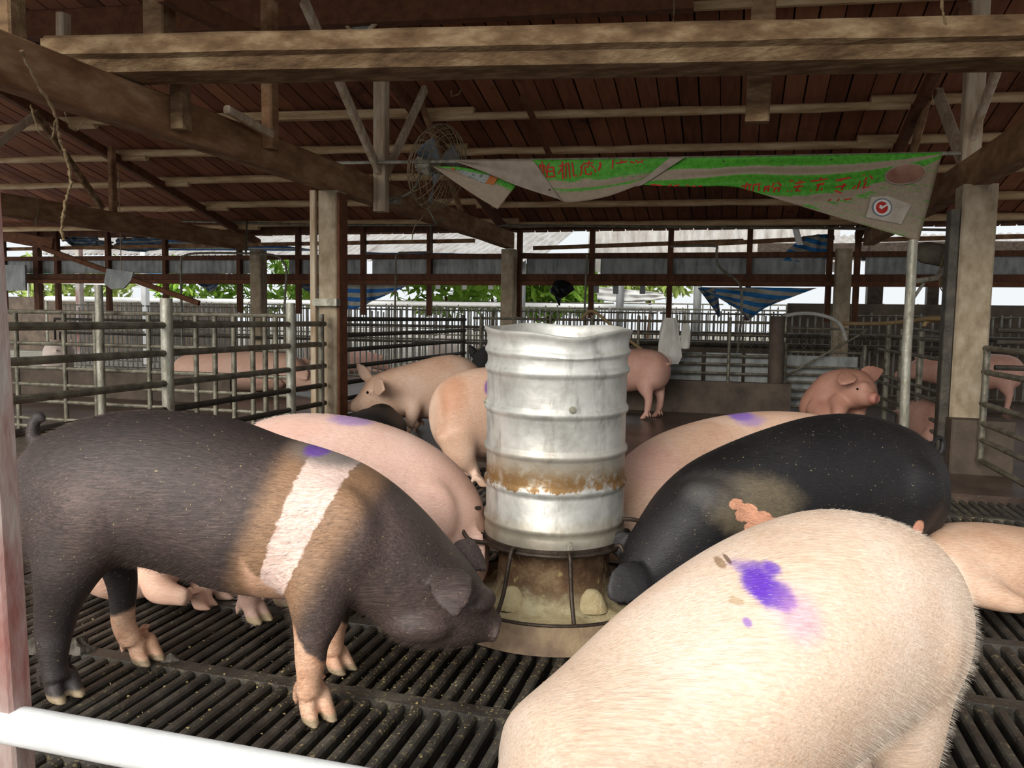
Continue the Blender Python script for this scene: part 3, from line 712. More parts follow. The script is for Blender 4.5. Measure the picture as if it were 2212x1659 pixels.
t = thing('stained_board', 'dark stained hanging panel on the wall by the reddish outside post', 'board', PY(30, 600, 11.4))
b = MB(); p = PY(26, 600, 11.4); b.box((p.x, 11.4, p.z), (.62, .04, .45)); part('panel', b, M['zinc'], t, False)
b = MB(); p = PY(15, 515, 11.4); b.beam(PY(-40, 500, 11.4), PY(115, 528, 11.4), .05, .2); part('plank', b, M['oldwood'], t)
# black bag, tags, paper strip
b = MB(); p = PY(1212, 625, 11.62)
prof = [(.02, .14), (.07, .12), (.13, .06), (.15, 0), (.12, -.06), (.07, -.11), (.02, -.13)]
b.lathe(prof, p, 20, fn=lambda r, z, a: (r*(1+.3*math.sin(3*a+z*20)+.15*math.sin(7*a)), z)); b.tube([p+V((-.06, 0, .05)), p+V((-.04, 0, -.12)), p+V((-.02, 0, -.24))], [.07, .05, .01], 8)
solo('plastic_bag', b, M['black'], 'crumpled black plastic bag hanging under the sheet metal', 'bag')
for px, py, lab in ((946, 616, 'white tag nearest the blue tarp point'), (1003, 617, 'white tag in the middle above the leafy bush'), (1060, 617, 'white tag closest to the far column'), (1288, 624, 'grey tag just past the black bag'), (1330, 626, 'grey tag beside the round outside post'), (1388, 626, 'last grey tag before the crooked pipe')):
    p = PY(px, py, 11.72); b = MB(); b.box(p, (.08, .004, .12)); b.box(V((p.x, p.y, (p.z+1.63)/2+.02)), (.006, .004, max(.02, 1.63-p.z))); solo('hanging_tag', b, M['card' if 'white' in lab else 'zinc'], lab, 'tag', 'tags hung outside', smooth=False)
b = MB(); p0, p1 = PY(1719, 495, 11.2), PY(1728, 529, 11.2); w = V((.042, 0, 0))
b.grid(lambda u, v: p0.lerp(p1, v)+w*(2*u-1)+V((0, .01*math.sin(4*v), 0)), 2, 8)
o = solo('paper_strip', b, M['card'], 'white paper strip hanging from the eave under the banner', 'paper'); md = o.modifiers.new('thick', 'SOLIDIFY'); md.thickness = .002
# red wire
pipe('electric_wire', [PY(553, 592, 11.71), PY(553, 625, 11.71), PY(546, 645, 11.71), PY(536, 655, 11.71)], .006, 'flaky', 'thin red wire hanging by the arched water pipe', 'wire', k=4)
# hoses
pipe('bent_hose', [PY(1672, 700, 9.9), PY(1690, 685, 9.9), PY(1730, 677, 9.9), PY(1775, 681, 9.9), PY(1812, 698, 9.9), PY(1828, 735, 9.9)], .022, 'hose', 'grey hose bent in an arch over the gate', 'hose', k=5)
pipe('tan_pole', [PY(1822, 699, 9.2), PY(1900, 699, 8.6), PY(1965, 694, 8), PY(2010, 688, 7.5), PY(2060, 690, 7.3)], .02, 'tanhose', 'tan hose laid along the railing behind the near column', 'hose', k=5)
pipe('bent_hose', [PY(1995, 705, 7.6), PY(2003, 695, 7.6), PY(2030, 692, 7.5), PY(2062, 697, 7.4)], .017, 'tanhose', 'short tan hose hooked on the railing beside the column', 'hose', k=5)
pipe('bent_hose', [PY(1255, 690, 9.6), PY(1275, 672, 9.6), PY(1300, 685, 9.6), PY(1340, 720, 9.6), PY(1400, 765, 9.6)], .018, 'tanhose', 'tan hose looped behind the rim of the feed barrel', 'hose', k=5)
# white sacks on the far rail
def sack(px, py, w, h, label, seed):
    p = PY(px, py, 9.5); b = MB(); r = random.Random(seed); a1, a2 = r.uniform(0, 6), r.uniform(0, 6)
    prof = [(.02, 0), (.75, .04), (1, .2), (.95, .45), (.85, .7), (.7, .9), (.5, 1.0), (.1, .98)]
    b.lathe([(x, z) for x, z in prof], p, 24, fn=lambda q, z, a: (q*w*(1+.12*math.sin(3*a+a1+5*z)+.07*math.sin(8*a+a2)), z*h))
    b.v = [V((v.x, p.y+(v.y-p.y)*.55, v.z)) for v in b.v]
    return solo('plastic_sack', b, M['sack'], label, 'sack', 'white sacks on the far rail')
sack(1445, 790, .13, .56, 'white sack hanging on the far rail behind the standing pig', 3)
sack(1480, 755, .06, .3, 'small pale sack tucked beside the larger white sack', 5)
# ================================================================== FEEDER
FC = CR(.165, 2.93)
fd = thing('pig_feeder', 'round pig feeder: dented galvanised barrel on a rusty caged base', 'feeder', FC)
tl = Matrix.Rotation(math.radians(2.2), 3, R0)          # barrel leans a little
def barrel_fn(r, z, a):
    dz = 0; rr = r
    toward = math.atan2(-F0.y, -F0.x)
    d = (a-toward+PI) % (2*PI)-PI
    if z > .62:
        k = min(1, (z-.62)/.08)
        dz -= k*.018*math.exp(-((d-.05)/.5)**2)+k*.004*math.sin(5*a); rr *= 1-.045*k*math.exp(-((d+.15)/.35)**2)-.05*k*math.exp(-((d-.55)/.25)**2)+.012*k*math.sin(4*a)
    rr *= 1+.004*math.sin(3*a+9*z)
    return rr, z+dz
BZ = .335
prof = [(.235, -.03), (.258, -.03), (.262, 0.0), (.259, .01), (.259, .028), (.264, .034), (.264, .046), (.256, .055), (.256, .15)]
for zr in (.175, .30, .445, .585, .65):
    prof += [(.255, zr-.022), (.2575, zr-.013), (.2635, zr-.006), (.2635, zr+.006), (.2575, zr+.013), (.255, zr+.022)]
prof += [(.256, .70), (.262, .715), (.266, .722), (.266, .728), (.261, .731), (.256, .726), (.251, .70), (.249, .60), (.247, .40), (.246, .3)]
b = MB(); b.lathe(prof, FC+V((0, 0, BZ)), 96, tl, barrel_fn); 
o = part('barrel', b, M['barrel'], fd, ang=50)
b = MB(); b.lathe([(.01, .34), (.1, .35), (.24, .33)], FC+V((0, 0, BZ)), 32, tl); part('feed_filling', b, M['feed'], fd)
tw = -F0
for r_, z_ in ((.03, .47), (.03, .005)):
    pass
for px, py in ((1237, 886), (1232, 1181), (1052, 867)):
    p = PD(px, py, 2.673 if px > 1100 else 2.9); ax = (p-FC); ax.z = 0; ax.normalize()
    b = MB(); b.tube([p-ax*.012, p+ax*.004], .013, 12); b.tube([p+ax*.002, p+ax*.011], .007, 6); part('bolt', b, M['galv'], fd, ang=30)
# base cone, ring, cage rods, trough
b = MB(); b.lathe([(.19, .31), (.205, .30), (.207, .2), (.212, .12), (.225, .085), (.25, .06), (.22, .05)], FC, 64, None, lambda r, z, a: (r*(1+.006*math.sin(5*a)), z)); ob = part('base_cone', b, M['feederbase'], fd)
b = MB(); b.tube([FC+V((.266*math.cos(a), .266*math.sin(a), .285)) for a in [2*PI*k/48 for k in range(48)]], .0085, 8, True); part('cage_ring', b, M['iron'], fd)
b = MB(); b.lathe([(.2, .306), (.262, .304), (.264, .286), (.2, .284)], FC, 64); part('collar', b, M['iron'], fd)
TR = .385
a0 = math.atan2(tw.y, tw.x)
for k in range(8):
    a = a0+math.radians(8)+k*PI/4+(.07 if k == 7 else 0); e = V((math.cos(a), math.sin(a), 0))
    b = MB(); b.tube(curve([FC+e*.255+V((0, 0, .285)), FC+e*.285+V((0, 0, .30)), FC+e*.305+V((0, 0, .255)), FC+e*.335+V((0, 0, .16)), FC+e*(TR-.002)+V((0, 0, .082))], 5), .0075, 8); part('cage_rod', b, M['iron'], fd)
for k, dd in enumerate((-1.35, 1.2)):
    a = a0+dd; e = V((math.cos(a), math.sin(a), 0)); tg = V((-e.y, e.x, 0))
    b = MB(); b.tube(curve([FC+e*.262+tg*.05+V((0, 0, .285)), FC+e*.33+tg*.045+V((0, 0, .30)), FC+e*.35+V((0, 0, .345)), FC+e*.325-tg*.03+V((0, 0, .385)), FC+e*.27-tg*.05+V((0, 0, .39))], 5), .0075, 8); part('handle_loop', b, M['iron'], fd)
b = MB(); b.lathe([(.10, .03), (.33, .03), (.372, .085), (.388, .088), (.405, .05), (.425, .0), (.40, -.005), (.1, -.002)], FC, 80); part('trough', b, M['trough'], fd)
b = MB(); b.tube([FC+V((TR*math.cos(a), TR*math.sin(a), .088)) for a in [2*PI*k/64 for k in range(64)]], .0065, 8, True); part('trough_rim', b, M['iron'], fd)
b = MB(); b.lathe([(.215, .075), (.27, .062), (.345, .055), (.365, .07)], FC, 72, None, lambda r, z, a: (r, z+.006*math.sin(9*a)+.004*math.sin(23*a)))
solo('feed_mash', b, M['feed'], 'pale feed mash lying in the trough of the feeder', 'feed', kind='stuff')
b = MB()
for k in range(3):
    a = a0+(-.75, .62, .5)[k]; e = V((math.cos(a), math.sin(a), 0)); p = FC+e*.222+V((0, 0, .07))
    b2 = MB(); b2.lathe([(.001, .075), (.018, .072), (.034, .055), (.046, .03), (.054, .0)], p, 20, None, lambda r, z, a_: (r*(1+.1*math.sin(2*a_+k)), z))
    if k < 2: part('caked_feed', b2, M['feed'], fd)

M['crumb'] = mottled('dull_feed_crumb', (128, 112, 72), (168, 150, 104), None, 30, rough=.95, bump=0)
# feed crumbs and dung on the slats
b = MB()
def crumb(x, y, s, z=.0):
    q = [V((random.uniform(-1, 1), random.uniform(-1, 1), random.uniform(-.3, .6))).normalized()*s*random.uniform(.5, 1) for _ in range(5)]
    c = V((x, y, z+s*.3)); b.add([c+p for p in q], [(0, 1, 2), (0, 2, 3), (0, 3, 4), (0, 4, 1), (1, 3, 2), (1, 4, 3)])
for i in range(1100):
    px, py = random.uniform(60, 1250), random.uniform(1330, 1650)
    if random.random() < .6: px, py = random.gauss(900, 220), random.gauss(1460, 60)
    if py < 1200: continue
    p = PZ(px, py)
    k = round((p.x+3.28)/pitch); p.x = -3.28+k*pitch+random.uniform(-.012, .012)
    if p.x > 3 or (V((p.x, p.y, 0))-V((FC.x, FC.y, 0))).length < .43: continue
    crumb(p.x, p.y, random.choice((.002, .003, .003, .004, .006)))
solo('feed_crumbs', b, M['crumb'], 'pale feed crumbs scattered over the black slats', 'feed', kind='stuff', smooth=False)
def dung(px, py, s, label, seed):
    p = PZ(px, py); r = random.Random(seed); b = MB()
    a1, a2, a3 = [r.uniform(0, 6) for _ in range(3)]
    b.lathe([(.001, .75), (.3, .72), (.6, .55), (.85, .3), (1, .08), (1.02, -.05)], p, 20, None, lambda q, z, a: (s*q*(1+.3*math.sin(3*a+a1+4*z)+.2*math.sin(5*a+a2)), s*z*(1+.3*math.sin(2*a+a3))))
    return solo('dung_heap', b, M['dung'], label, 'dung', 'dung on the slats')
dung(168, 1405, .045, 'grey dung heap on the slats between the hind feet of the belted pig', 1)
dung(80, 1400, .04, 'grey dung heap behind the rearmost hoof of the belted pig', 2)
dung(370, 1425, .022, 'small dung clump by the pale hind hoof of the belted pig', 4)

# ================================================================== BANNER
YB = 6.5
bn = thing('banner', 'rumpled green vinyl banner with red lettering hung from the rod', 'banner', PY(1490, 340, YB))
def yb(px): return 6.47+.00045*max(0, px-1106)          # follows the rod
def bp(px, py, off=0): return PY(px, py, yb(px)+off)
def vinyl(name, c_top, bands, dust=(172, 154, 132), seed=0.0, fan=False):
    t = NT(name); uv = t.tc.outputs['UV']; s = t.sep(uv)
    n = t.noise(6, 5, .65, t.mapping((1.2, 5, 1), loc=(seed, 0, 0), src=uv)); n2 = t.noise(30, 4, .7)
    g = t.ramp(n2, [(.3, lin((62, 138, 36))), (.7, lin((98, 184, 62)))])
    base = s[1]
    if fan: base = t.math('MULTIPLY', t.math('DIVIDE', s[1], t.math('ADD', t.math('SUBTRACT', 1.0, s[0]), .04)), .4)
    w = t.math('ADD', base, t.math('MULTIPLY', t.math('SUBTRACT', n, .5), .06 if fan else .22))
    r = t.ramp(w, [(p, (v, v, v, 1)) for p, v in bands])
    f = t.smooth(t.math('ADD', n, t.math('MULTIPLY', t.math('SUBTRACT', r, .5), .9)), .43, .57)
    c = t.mix(f, g, t.ramp(n2, [(.3, lin(tuple(int(x*.9) for x in dust))), (.7, lin(dust))]))
    t.bump(n2, .15, .004)
    return t.fin(c, .55, 0, .3)
M['vinylA'] = vinyl('green_vinyl_dusty_hem', None, [(0, .05), (.42, .05), (.6, 1), (.72, .3), (.82, 1), (1, 1)])
M['vinylB'] = vinyl('green_vinyl_folds', None, [(0, .02), (.16, .05), (.19, 1), (.31, .95), (.35, .05), (.64, .1), (.72, .95), (.85, .5), (1, .62)], seed=3.0, fan=True)
M['vinylC'] = vinyl('green_vinyl_flap', None, [(0, 0), (.2, .2), (.35, 1), (1, .9)], seed=5.0)
M['vinylback'] = mottled('beige_vinyl_back', (148, 132, 114), (176, 162, 146), None, 9, rough=.6, bump=.1)
M['red'] = mottled('red_banner_ink', (176, 34, 26), (206, 56, 40), None, 20, rough=.6, bump=0)
M['brown'] = mottled('brown_print', (116, 74, 58), (170, 128, 110), None, 5, rough=.6, bump=0)
M['orange'] = mottled('orange_print', (170, 92, 40), (200, 124, 60), None, 9, rough=.6, bump=0)
M['print'] = mottled('faded_print', (70, 96, 82), (176, 180, 176), (84, 76, 84), 26, rough=.6, bump=0)
M['greyink'] = mottled('grey_ink', (92, 98, 104), (130, 134, 140), None, 9, rough=.6, bump=0)
PANEL = {}
def sheetpart(name, tops, bots, mat, nu=40, nv=14, wr=.012, offt=0, offb=0, fold=None, label=None):
    """cloth between an upper and a lower polyline of photo pixels on the plane of the rod"""
    tp = spine([tuple(p) for p in tops], 8); bt = spine([tuple(p) for p in bots], 8)
    def at(pl, u):
        X = pl[0][0]+(pl[-1][0]-pl[0][0])*u; i = 0
        while i < len(pl)-2 and pl[i+1][0] < X: i += 1
        k = (X-pl[i][0])/max(1e-6, pl[i+1][0]-pl[i][0])
        return (pl[i][0]+(pl[i+1][0]-pl[i][0])*k, pl[i][1]+(pl[i+1][1]-pl[i][1])*k)
    def fn(u, v):
        a, c = at(tp, u), at(bt, u); x, y = a[0]+(c[0]-a[0])*v, a[1]+(c[1]-a[1])*v
        off = offt+(offb-offt)*v+wr*math.sin(7*v+2.5*u)*math.sin(PI*v)
        if fold: off += fold(u, v)
        return bp(x, y, off)
    b = MB(); b.grid(fn, nu, nv); o = part(name, b, M[mat], bn, ang=60, label=label); PANEL[fn] = o
    md = o.modifiers.new('thick', 'SOLIDIFY'); md.thickness = .0025
    return fn
f1 = sheetpart('corner_flap', [(938, 359), (1002, 362), (1060, 375), (1116, 399)], [(936, 361), (985, 395), (1030, 425), (1075, 452)], 'vinylC', wr=.01, offt=.05, offb=.03)
f2 = sheetpart('folded_back', [(985, 346), (1010, 346), (1070, 346), (1152, 345)], [(985, 349), (1050, 373), (1120, 402), (1212, 432)], 'vinylback', wr=.008, offt=-.02, offb=-.05, label='beige back of the banner folded over')
f3 = sheetpart('printed_panel', [(1150, 345), (1240, 345), (1360, 343), (1482, 340)], [(1206, 431), (1232, 437), (1310, 425), (1388, 396)], 'vinylA', wr=.014, offt=-.02, offb=-.01)
f4 = sheetpart('twisted_edge', [(1446, 341), (1455, 340), (1470, 340), (1480, 340)], [(1372, 402), (1376, 403), (1384, 401), (1394, 396)], 'vinylback', nu=10, wr=.0, offt=-.04, offb=-.03, label='beige twisted edge of the banner')
# right panel: hangs from the rod, gathered to its upper corner, long lower corner at the pole
f5 = sheetpart('printed_panel', [(1478, 341), (1640, 338), (1830, 334), (2036, 329)], [(1385, 399), (1480, 403), (1580, 403), (1640, 418), (1800, 467), (1985, 521)], 'vinylB', 60, 26, wr=.0, offt=0, offb=-.02,
               fold=lambda u, v: .022*math.cos(2*PI*min(2.2, v/(1.04-u))/.82)*math.sin(PI*min(1, u*1.15))**.5*math.sin(PI*v)**.5)
def ring_on(fn, u, v, ru, rv, n=26):
    return [fn(u+ru*math.cos(2*PI*k/n), v+rv*math.sin(2*PI*k/n)) for k in range(n)]
TOW = -F0
def decal(name, pts, mat, lift=.006, label=None):
    b = MB(); c = sum(pts, V((0, 0, 0)))/len(pts); n = len(pts)
    P = [p+TOW*lift for p in pts]; Q = [p+TOW*(lift-.004) for p in pts]
    b.add(P+[c+TOW*lift]+Q, [(i, (i+1) % n, n) for i in range(n)]+[(i, n+1+i, n+1+(i+1) % n, (i+1) % n) for i in range(n)])
    return part(name, b, M[mat], bn, False, label)
# printed things: oval picture, emblem, corner picture
def inv(fn, px, py):                                    # (u, v) of a photo pixel on a cloth part
    best = (1e18, 0, 0)
    def pj(p): d = p-CP; k = d.dot(FW); return (W/2+F*d.dot(RT)/k, H/2-F*d.dot(UP)/k)
    for i in range(41):
        for j in range(17):
            q = pj(fn(i/40, j/16)); e = (q[0]-px)**2+(q[1]-py)**2
            if e < best[0]: best = (e, i/40, j/16)
    u, v, st = best[1], best[2], .03
    for it in range(14):
        for i in (-1, 0, 1):
            for j in (-1, 0, 1):
                uu, vv = min(1, max(0, u+i*st)), min(1, max(0, v+j*st)); q = pj(fn(uu, vv)); e = (q[0]-px)**2+(q[1]-py)**2
                if e < best[0]: best = (e, uu, vv)
        u, v = best[1], best[2]; st *= .6
    return u, v
def on(fn, px, py): return fn(*inv(fn, px, py))
def ell(fn, cx, cy, rx, ry, ang=0, n=28):
    o = []
    for k in range(n):
        a = 2*PI*k/n; x, y = rx*math.cos(a), ry*math.sin(a); o.append(on(fn, cx+x*math.cos(ang)-y*math.sin(ang), cy+x*math.sin(ang)+y*math.cos(ang)))
    return o
decal('oval_rim', ell(f5, 1953, 377, 45, 22, -.16), 'vinylback', 0.018)
decal('oval_picture', ell(f5, 1953, 377, 42, 19.5, -.16), 'brown', 0.021, 'faded oval picture on the banner')
M['dustycard'] = mottled('dusty_white_print', (170, 156, 138), (200, 192, 178), None, 12, rough=.7, bump=0)
decal('emblem_ground', [on(f5, *p) for p in ((1880, 427), (1916, 424), (1966, 443), (1944, 485), (1868, 470))], 'dustycard', 0.018)
decal('emblem_ring', ell(f5, 1903, 449, 22, 20), 'greyink', 0.021)
decal('emblem_ring', ell(f5, 1903, 449, 18.5, 17), 'card', 0.023)
decal('emblem_disc', ell(f5, 1902, 449, 13, 13), 'red', 0.025, 'red round emblem on the banner')
decal('emblem_stroke', [on(f5, *p) for p in ((1896, 450), (1901, 453), (1915, 444), (1913, 441), (1902, 449), (1900, 444), (1897, 444))], 'card', 0.028)
decal('corner_picture', [on(f1, *p) for p in ((985, 366), (1040, 376), (1074, 381), (1062, 398), (1040, 395), (1000, 377))], 'print', .008, 'small faded picture on the banner corner')
decal('picture_border', [on(f1, *p) for p in ((1062, 375), (1078, 382), (1066, 400), (1048, 396))], 'orange', .010)
decal('picture_border', [on(f1, *p) for p in ((971, 362), (984, 364), (981, 369))], 'orange', .009)
b = MB(); p = on(f2, 1187, 410); b.tube([p+TOW*.001, p+TOW*.005], .008, 10); part('eyelet', b, M['iron'], bn)
for px, py in ((1563, 349), (1796, 345)):
    b = MB(); p = on(f5, px, py); b.tube([p+TOW*.001, p+TOW*.006], .007, 10); part('eyelet', b, M['iron'], bn)

# red lettering, drawn as brush strokes (photo pixels) lying on the vinyl
def strokes(fn, name, lines, w=3.0, lift=.006):
    b = MB()
    for ln in lines:
        pts = [on(fn, x, y)+TOW*lift for x, y in ln]
        for i in range(len(pts)-1):
            a, c = pts[i], pts[i+1]; d = (c-a).normalized(); sd = d.cross(TOW).normalized()*(w*6.7/F/2)
            e = d*(w*6.7/F/3)
            b.add([a-e+sd, a-e-sd, c+e-sd, c+e+sd]+[p-TOW*.004 for p in (a-e+sd, a-e-sd, c+e-sd, c+e+sd)], [(0, 1, 2, 3), (0, 4, 5, 1), (1, 5, 6, 2), (2, 6, 7, 3), (3, 7, 4, 0)])
    return part(name, b, M['red'], PANEL[fn], False)
strokes(f3, 'character', [[(1166, 356), (1165, 374)], [(1165, 358), (1176, 358), (1180, 374)], [(1171, 350), (1172, 384)], [(1186, 354), (1182, 362)], [(1183, 362), (1181, 383)], [(1183, 362), (1195, 361), (1198, 382)], [(1183, 371), (1196, 370)], [(1182, 382), (1198, 381)]], 3)
strokes(f3, 'character', [[(1208, 360), (1218, 356)], [(1214, 350), (1216, 387)], [(1213, 364), (1206, 376)], [(1222, 354), (1222, 385)], [(1222, 354), (1228, 353), (1231, 384)], [(1236, 352), (1239, 380), (1246, 380)]], 3)
strokes(f3, 'character', [[(1254, 362), (1262, 353)], [(1257, 360), (1256, 372)], [(1264, 354), (1280, 352)], [(1272, 348), (1270, 362)], [(1266, 360), (1262, 366)], [(1277, 358), (1282, 362)], [(1256, 374), (1253, 380)], [(1264, 368), (1266, 376), (1276, 377), (1277, 372)], [(1284, 366), (1287, 372)]], 3)
strokes(f3, 'comma', [[(1296, 352), (1297, 358), (1293, 368)]], 4)
strokes(f3, 'character', [[(1324, 346), (1323, 364)], [(1331, 353), (1354, 349)], [(1342, 346), (1343, 352)]], 3)
strokes(f3, 'character', [[(1362, 350), (1370, 352)], [(1374, 347), (1377, 351), (1386, 350), (1388, 346)]], 3)
strokes(f5, 'character', [[(1407, 401), (1428, 401)], [(1444, 402), (1450, 400)], [(1456, 404), (1466, 401)]], 3)
strokes(f5, 'character', [[(1482, 402), (1488, 401)], [(1496, 404), (1502, 402)], [(1510, 404), (1516, 402)]], 2.5)
strokes(f5, 'character', [[(1602, 403), (1622, 399)], [(1613, 397), (1608, 412)], [(1620, 400), (1617, 413)], [(1628, 400), (1626, 413)], [(1628, 400), (1641, 397), (1638, 412)]], 3)
strokes(f5, 'character', [[(1652, 404), (1650, 414)], [(1652, 404), (1661, 402), (1659, 414)], [(1651, 409), (1660, 408)], [(1672, 396), (1667, 404)], [(1679, 394), (1687, 401)], [(1670, 407), (1684, 405), (1681, 414)], [(1675, 407), (1671, 415)]], 3)
strokes(f5, 'character', [[(1706, 392), (1701, 413)], [(1706, 392), (1712, 391), (1709, 413)], [(1718, 397), (1737, 393)], [(1728, 390), (1725, 402)], [(1715, 404), (1733, 402)], [(1725, 403), (1719, 412), (1728, 412)]], 3.2)
strokes(f5, 'character', [[(1752, 392), (1786, 387)], [(1773, 384), (1772, 390)], [(1758, 392), (1752, 412)], [(1764, 400), (1779, 396)], [(1769, 399), (1764, 412)], [(1777, 397), (1774, 411)]], 3.2)
strokes(f5, 'character', [[(1806, 390), (1835, 384)], [(1818, 389), (1806, 404), (1826, 400)], [(1823, 398), (1817, 411)], [(1804, 412), (1816, 417)]], 3.6)
strokes(f5, 'character', [[(1866, 379), (1842, 408)], [(1857, 392), (1852, 408)], [(1872, 384), (1866, 392)], [(1879, 380), (1884, 386)], [(1870, 394), (1864, 407), (1876, 404)]], 3)
strokes(f5, 'character', [[(1790, 434), (1794, 431)], [(1809, 434), (1812, 430)], [(1824, 432), (1838, 429)]], 2.5)

# ================================================================== FANS
def fan(center, axis, rad, depth, label, motor_len=.2, spin=0.4, ribs=26, blademat='blade', motormat='motor'):
    axis = V(axis).normalized(); t = thing('barn_fan', label, 'fan', center)
    x = axis.cross(V((0, 0, 1))).normalized(); y = x.cross(axis)
    C_ = V(center)
    def at(r, a, h): return C_+axis*h+(x*math.cos(a)+y*math.sin(a))*r
    prof = [(.10, .5), (.45, .46), (.8, .32), (.98, .08), (1.0, 0), (.97, -.12), (.78, -.36), (.45, -.48), (.2, -.5)]
    for hh, r in ((.44, .5), (.30, .82), (0, 1.0), (-.10, .985), (-.34, .8), (.49, .12), (-.48, .45), (.18, .93), (-.22, .9)):
        b = MB(); b.tube([at(r*rad, 2*PI*k/40, hh*depth) for k in range(40)], .004, 5, True); part('cage_ring', b, M['wire'], t)
    for k in range(ribs):
        a = 2*PI*k/ribs
        b = MB(); b.tube([at(r*rad, a+(.7*(1-r) if h > 0 else -.4*(1-r)), h*depth) for r, h in spine(prof, 3)], .0032, 4); part('cage_wire', b, M['wire'], t)
    for k in range(3):
        b = MB(); a = spin+k*2*PI/3
        def fn(u, v, a=a):
            r = rad*(.14+.72*u); w = .50*(1-.25*u)*min(1, .55+u)
            return at(r, a+(v-.5)*w*1.6, (v-.5)*.11*(1-.3*u))
        b.grid(fn, 10, 6); o = part('blade', b, M[blademat], t); md = o.modifiers.new('thick', 'SOLIDIFY'); md.thickness = .004
    b = MB(); b.tube([at(0, 0, .06), at(0, 0, -.04)], rad*.14, 20); part('hub', b, M['darkmotor'], t)
    b = MB(); h0 = -.16*depth
    b.tube([at(0, 0, h0), at(0, 0, h0-.02), at(0, 0, h0-motor_len*.8), at(0, 0, h0-motor_len)], [.08, .095, .09, .06], 20); part('motor', b, M[motormat], t)
    return t, at
fp = PY(946, 362, 6.85)
f_, at = fan(fp, R0*.80-F0*.42-V((0, 0, .25)), .38, .32, 'big wire-caged fan with grey blades beside the banner rod', .17, .5)
b = MB(); b.tube(curve([at(.0, 0, -.16), fp-R0*.24+V((0, 0, -.22)), V((XL+.08, 6.9, 2.15))], 5), .014, 8); part('bracket', b, M['pipe'], f_)
b = MB(); p = V((XL+.09, 7.0, 2.17)); b.box(p+V((.05, 0, 0)), (.12, .18, .05)); part('bracket', b, M['galv'], f_, False)
b = MB(); q = at(.38, -1.6, 0); b.tube([q, q+V((.05, .05, -.12)), V((q.x+.1, 7.0, 2.0))], .01, 6); part('bracket', b, M['pipe'], f_)
fp2 = PY(2076, 558, 7.4)
f2_, at2 = fan(fp2, R0*.86-F0*.48-V((0, 0, .2)), .33, .26, 'wire-caged fan mostly hidden behind the near column', .3, .2, 22, 'darkmotor', 'darkmotor')
b = MB(); e0 = PY(1972, 608, 6.5); b.tube([e0, PY(2022, 601, 6.9), at2(.29, 2.6, 0)], .02, 8); part('bracket', b, M['galv'], f2_)
b = MB(); b.tube([PY(1966, 655, 6.5), PY(1995, 612, 6.7)], .012, 8); part('bracket', b, M['galv'], f2_)

# ropes and cobwebbed strings
def rope(pts, r, label, k=6, name='rope', mat='rope'):
    b = MB(); c = curve(pts, k); b.tube([p+V((random.uniform(-1, 1), random.uniform(-1, 1), 0))*r*.5 for p in c], [r*random.uniform(.6, 1.4) for _ in c], 6); return solo(name, b, M[mat], label, 'rope', 'dusty ropes and strings under the roof')
X_ = XL+.12
rope([PX(x, y, X_) for x, y in ((45, 110), (75, 170), (108, 225), (122, 262), (128, 300), (140, 330), (148, 360), (154, 390), (148, 415), (140, 440), (135, 470), (133, 500), (137, 520))], .0075, 'thick dusty rope hanging down from the nearest beam over the side pen')
rope([PX(x, y, X_) for x, y in ((66, 226), (72, 250), (78, 266), (84, 285), (110, 300), (118, 262))], .004, 'thin string looped beside the thick dusty rope')
rope([PX(x, y, X_) for x, y in ((140, 242), (150, 270), (165, 282), (178, 262))], .004, 'tiny loop of string below the nearest beam')
rope([PX(x, y, -7.6) for x, y in ((80, 425), (82, 458), (78, 475), (80, 490))], .01, 'short string hanging before the white roof outside')
rope([PY(x, y, 4.5) for x, y in ((974, 195), (976, 208), (982, 206), (992, 202), (996, 193))], .005, 'frayed loop of string under the massive cross beam')
rope([PY(x, y, 4.0) for x, y in ((2038, -15), (2035, 15), (2038, 35), (2044, 52))], .006, 'string draped over the end of the cross beam by the banner king post')
rope([PY(x, y, 6.3) for x, y in ((1457, -10), (1456, 20), (1454, 45))], .006, 'short string hanging from the batten above the cross beam')
rope([PX(x, y, XL+.13) for x, y in ((830, 355), (838, 370), (846, 392))], .004, 'thin string hanging from the banner rod by the king post')
rope([at(.38, -1.6, 0)]+[PY(x, y, 6.7) for x, y in ((912, 470), (895, 490), (890, 520))], .004, 'loose wire dangling under the big fan', mat='wire', name='wire')
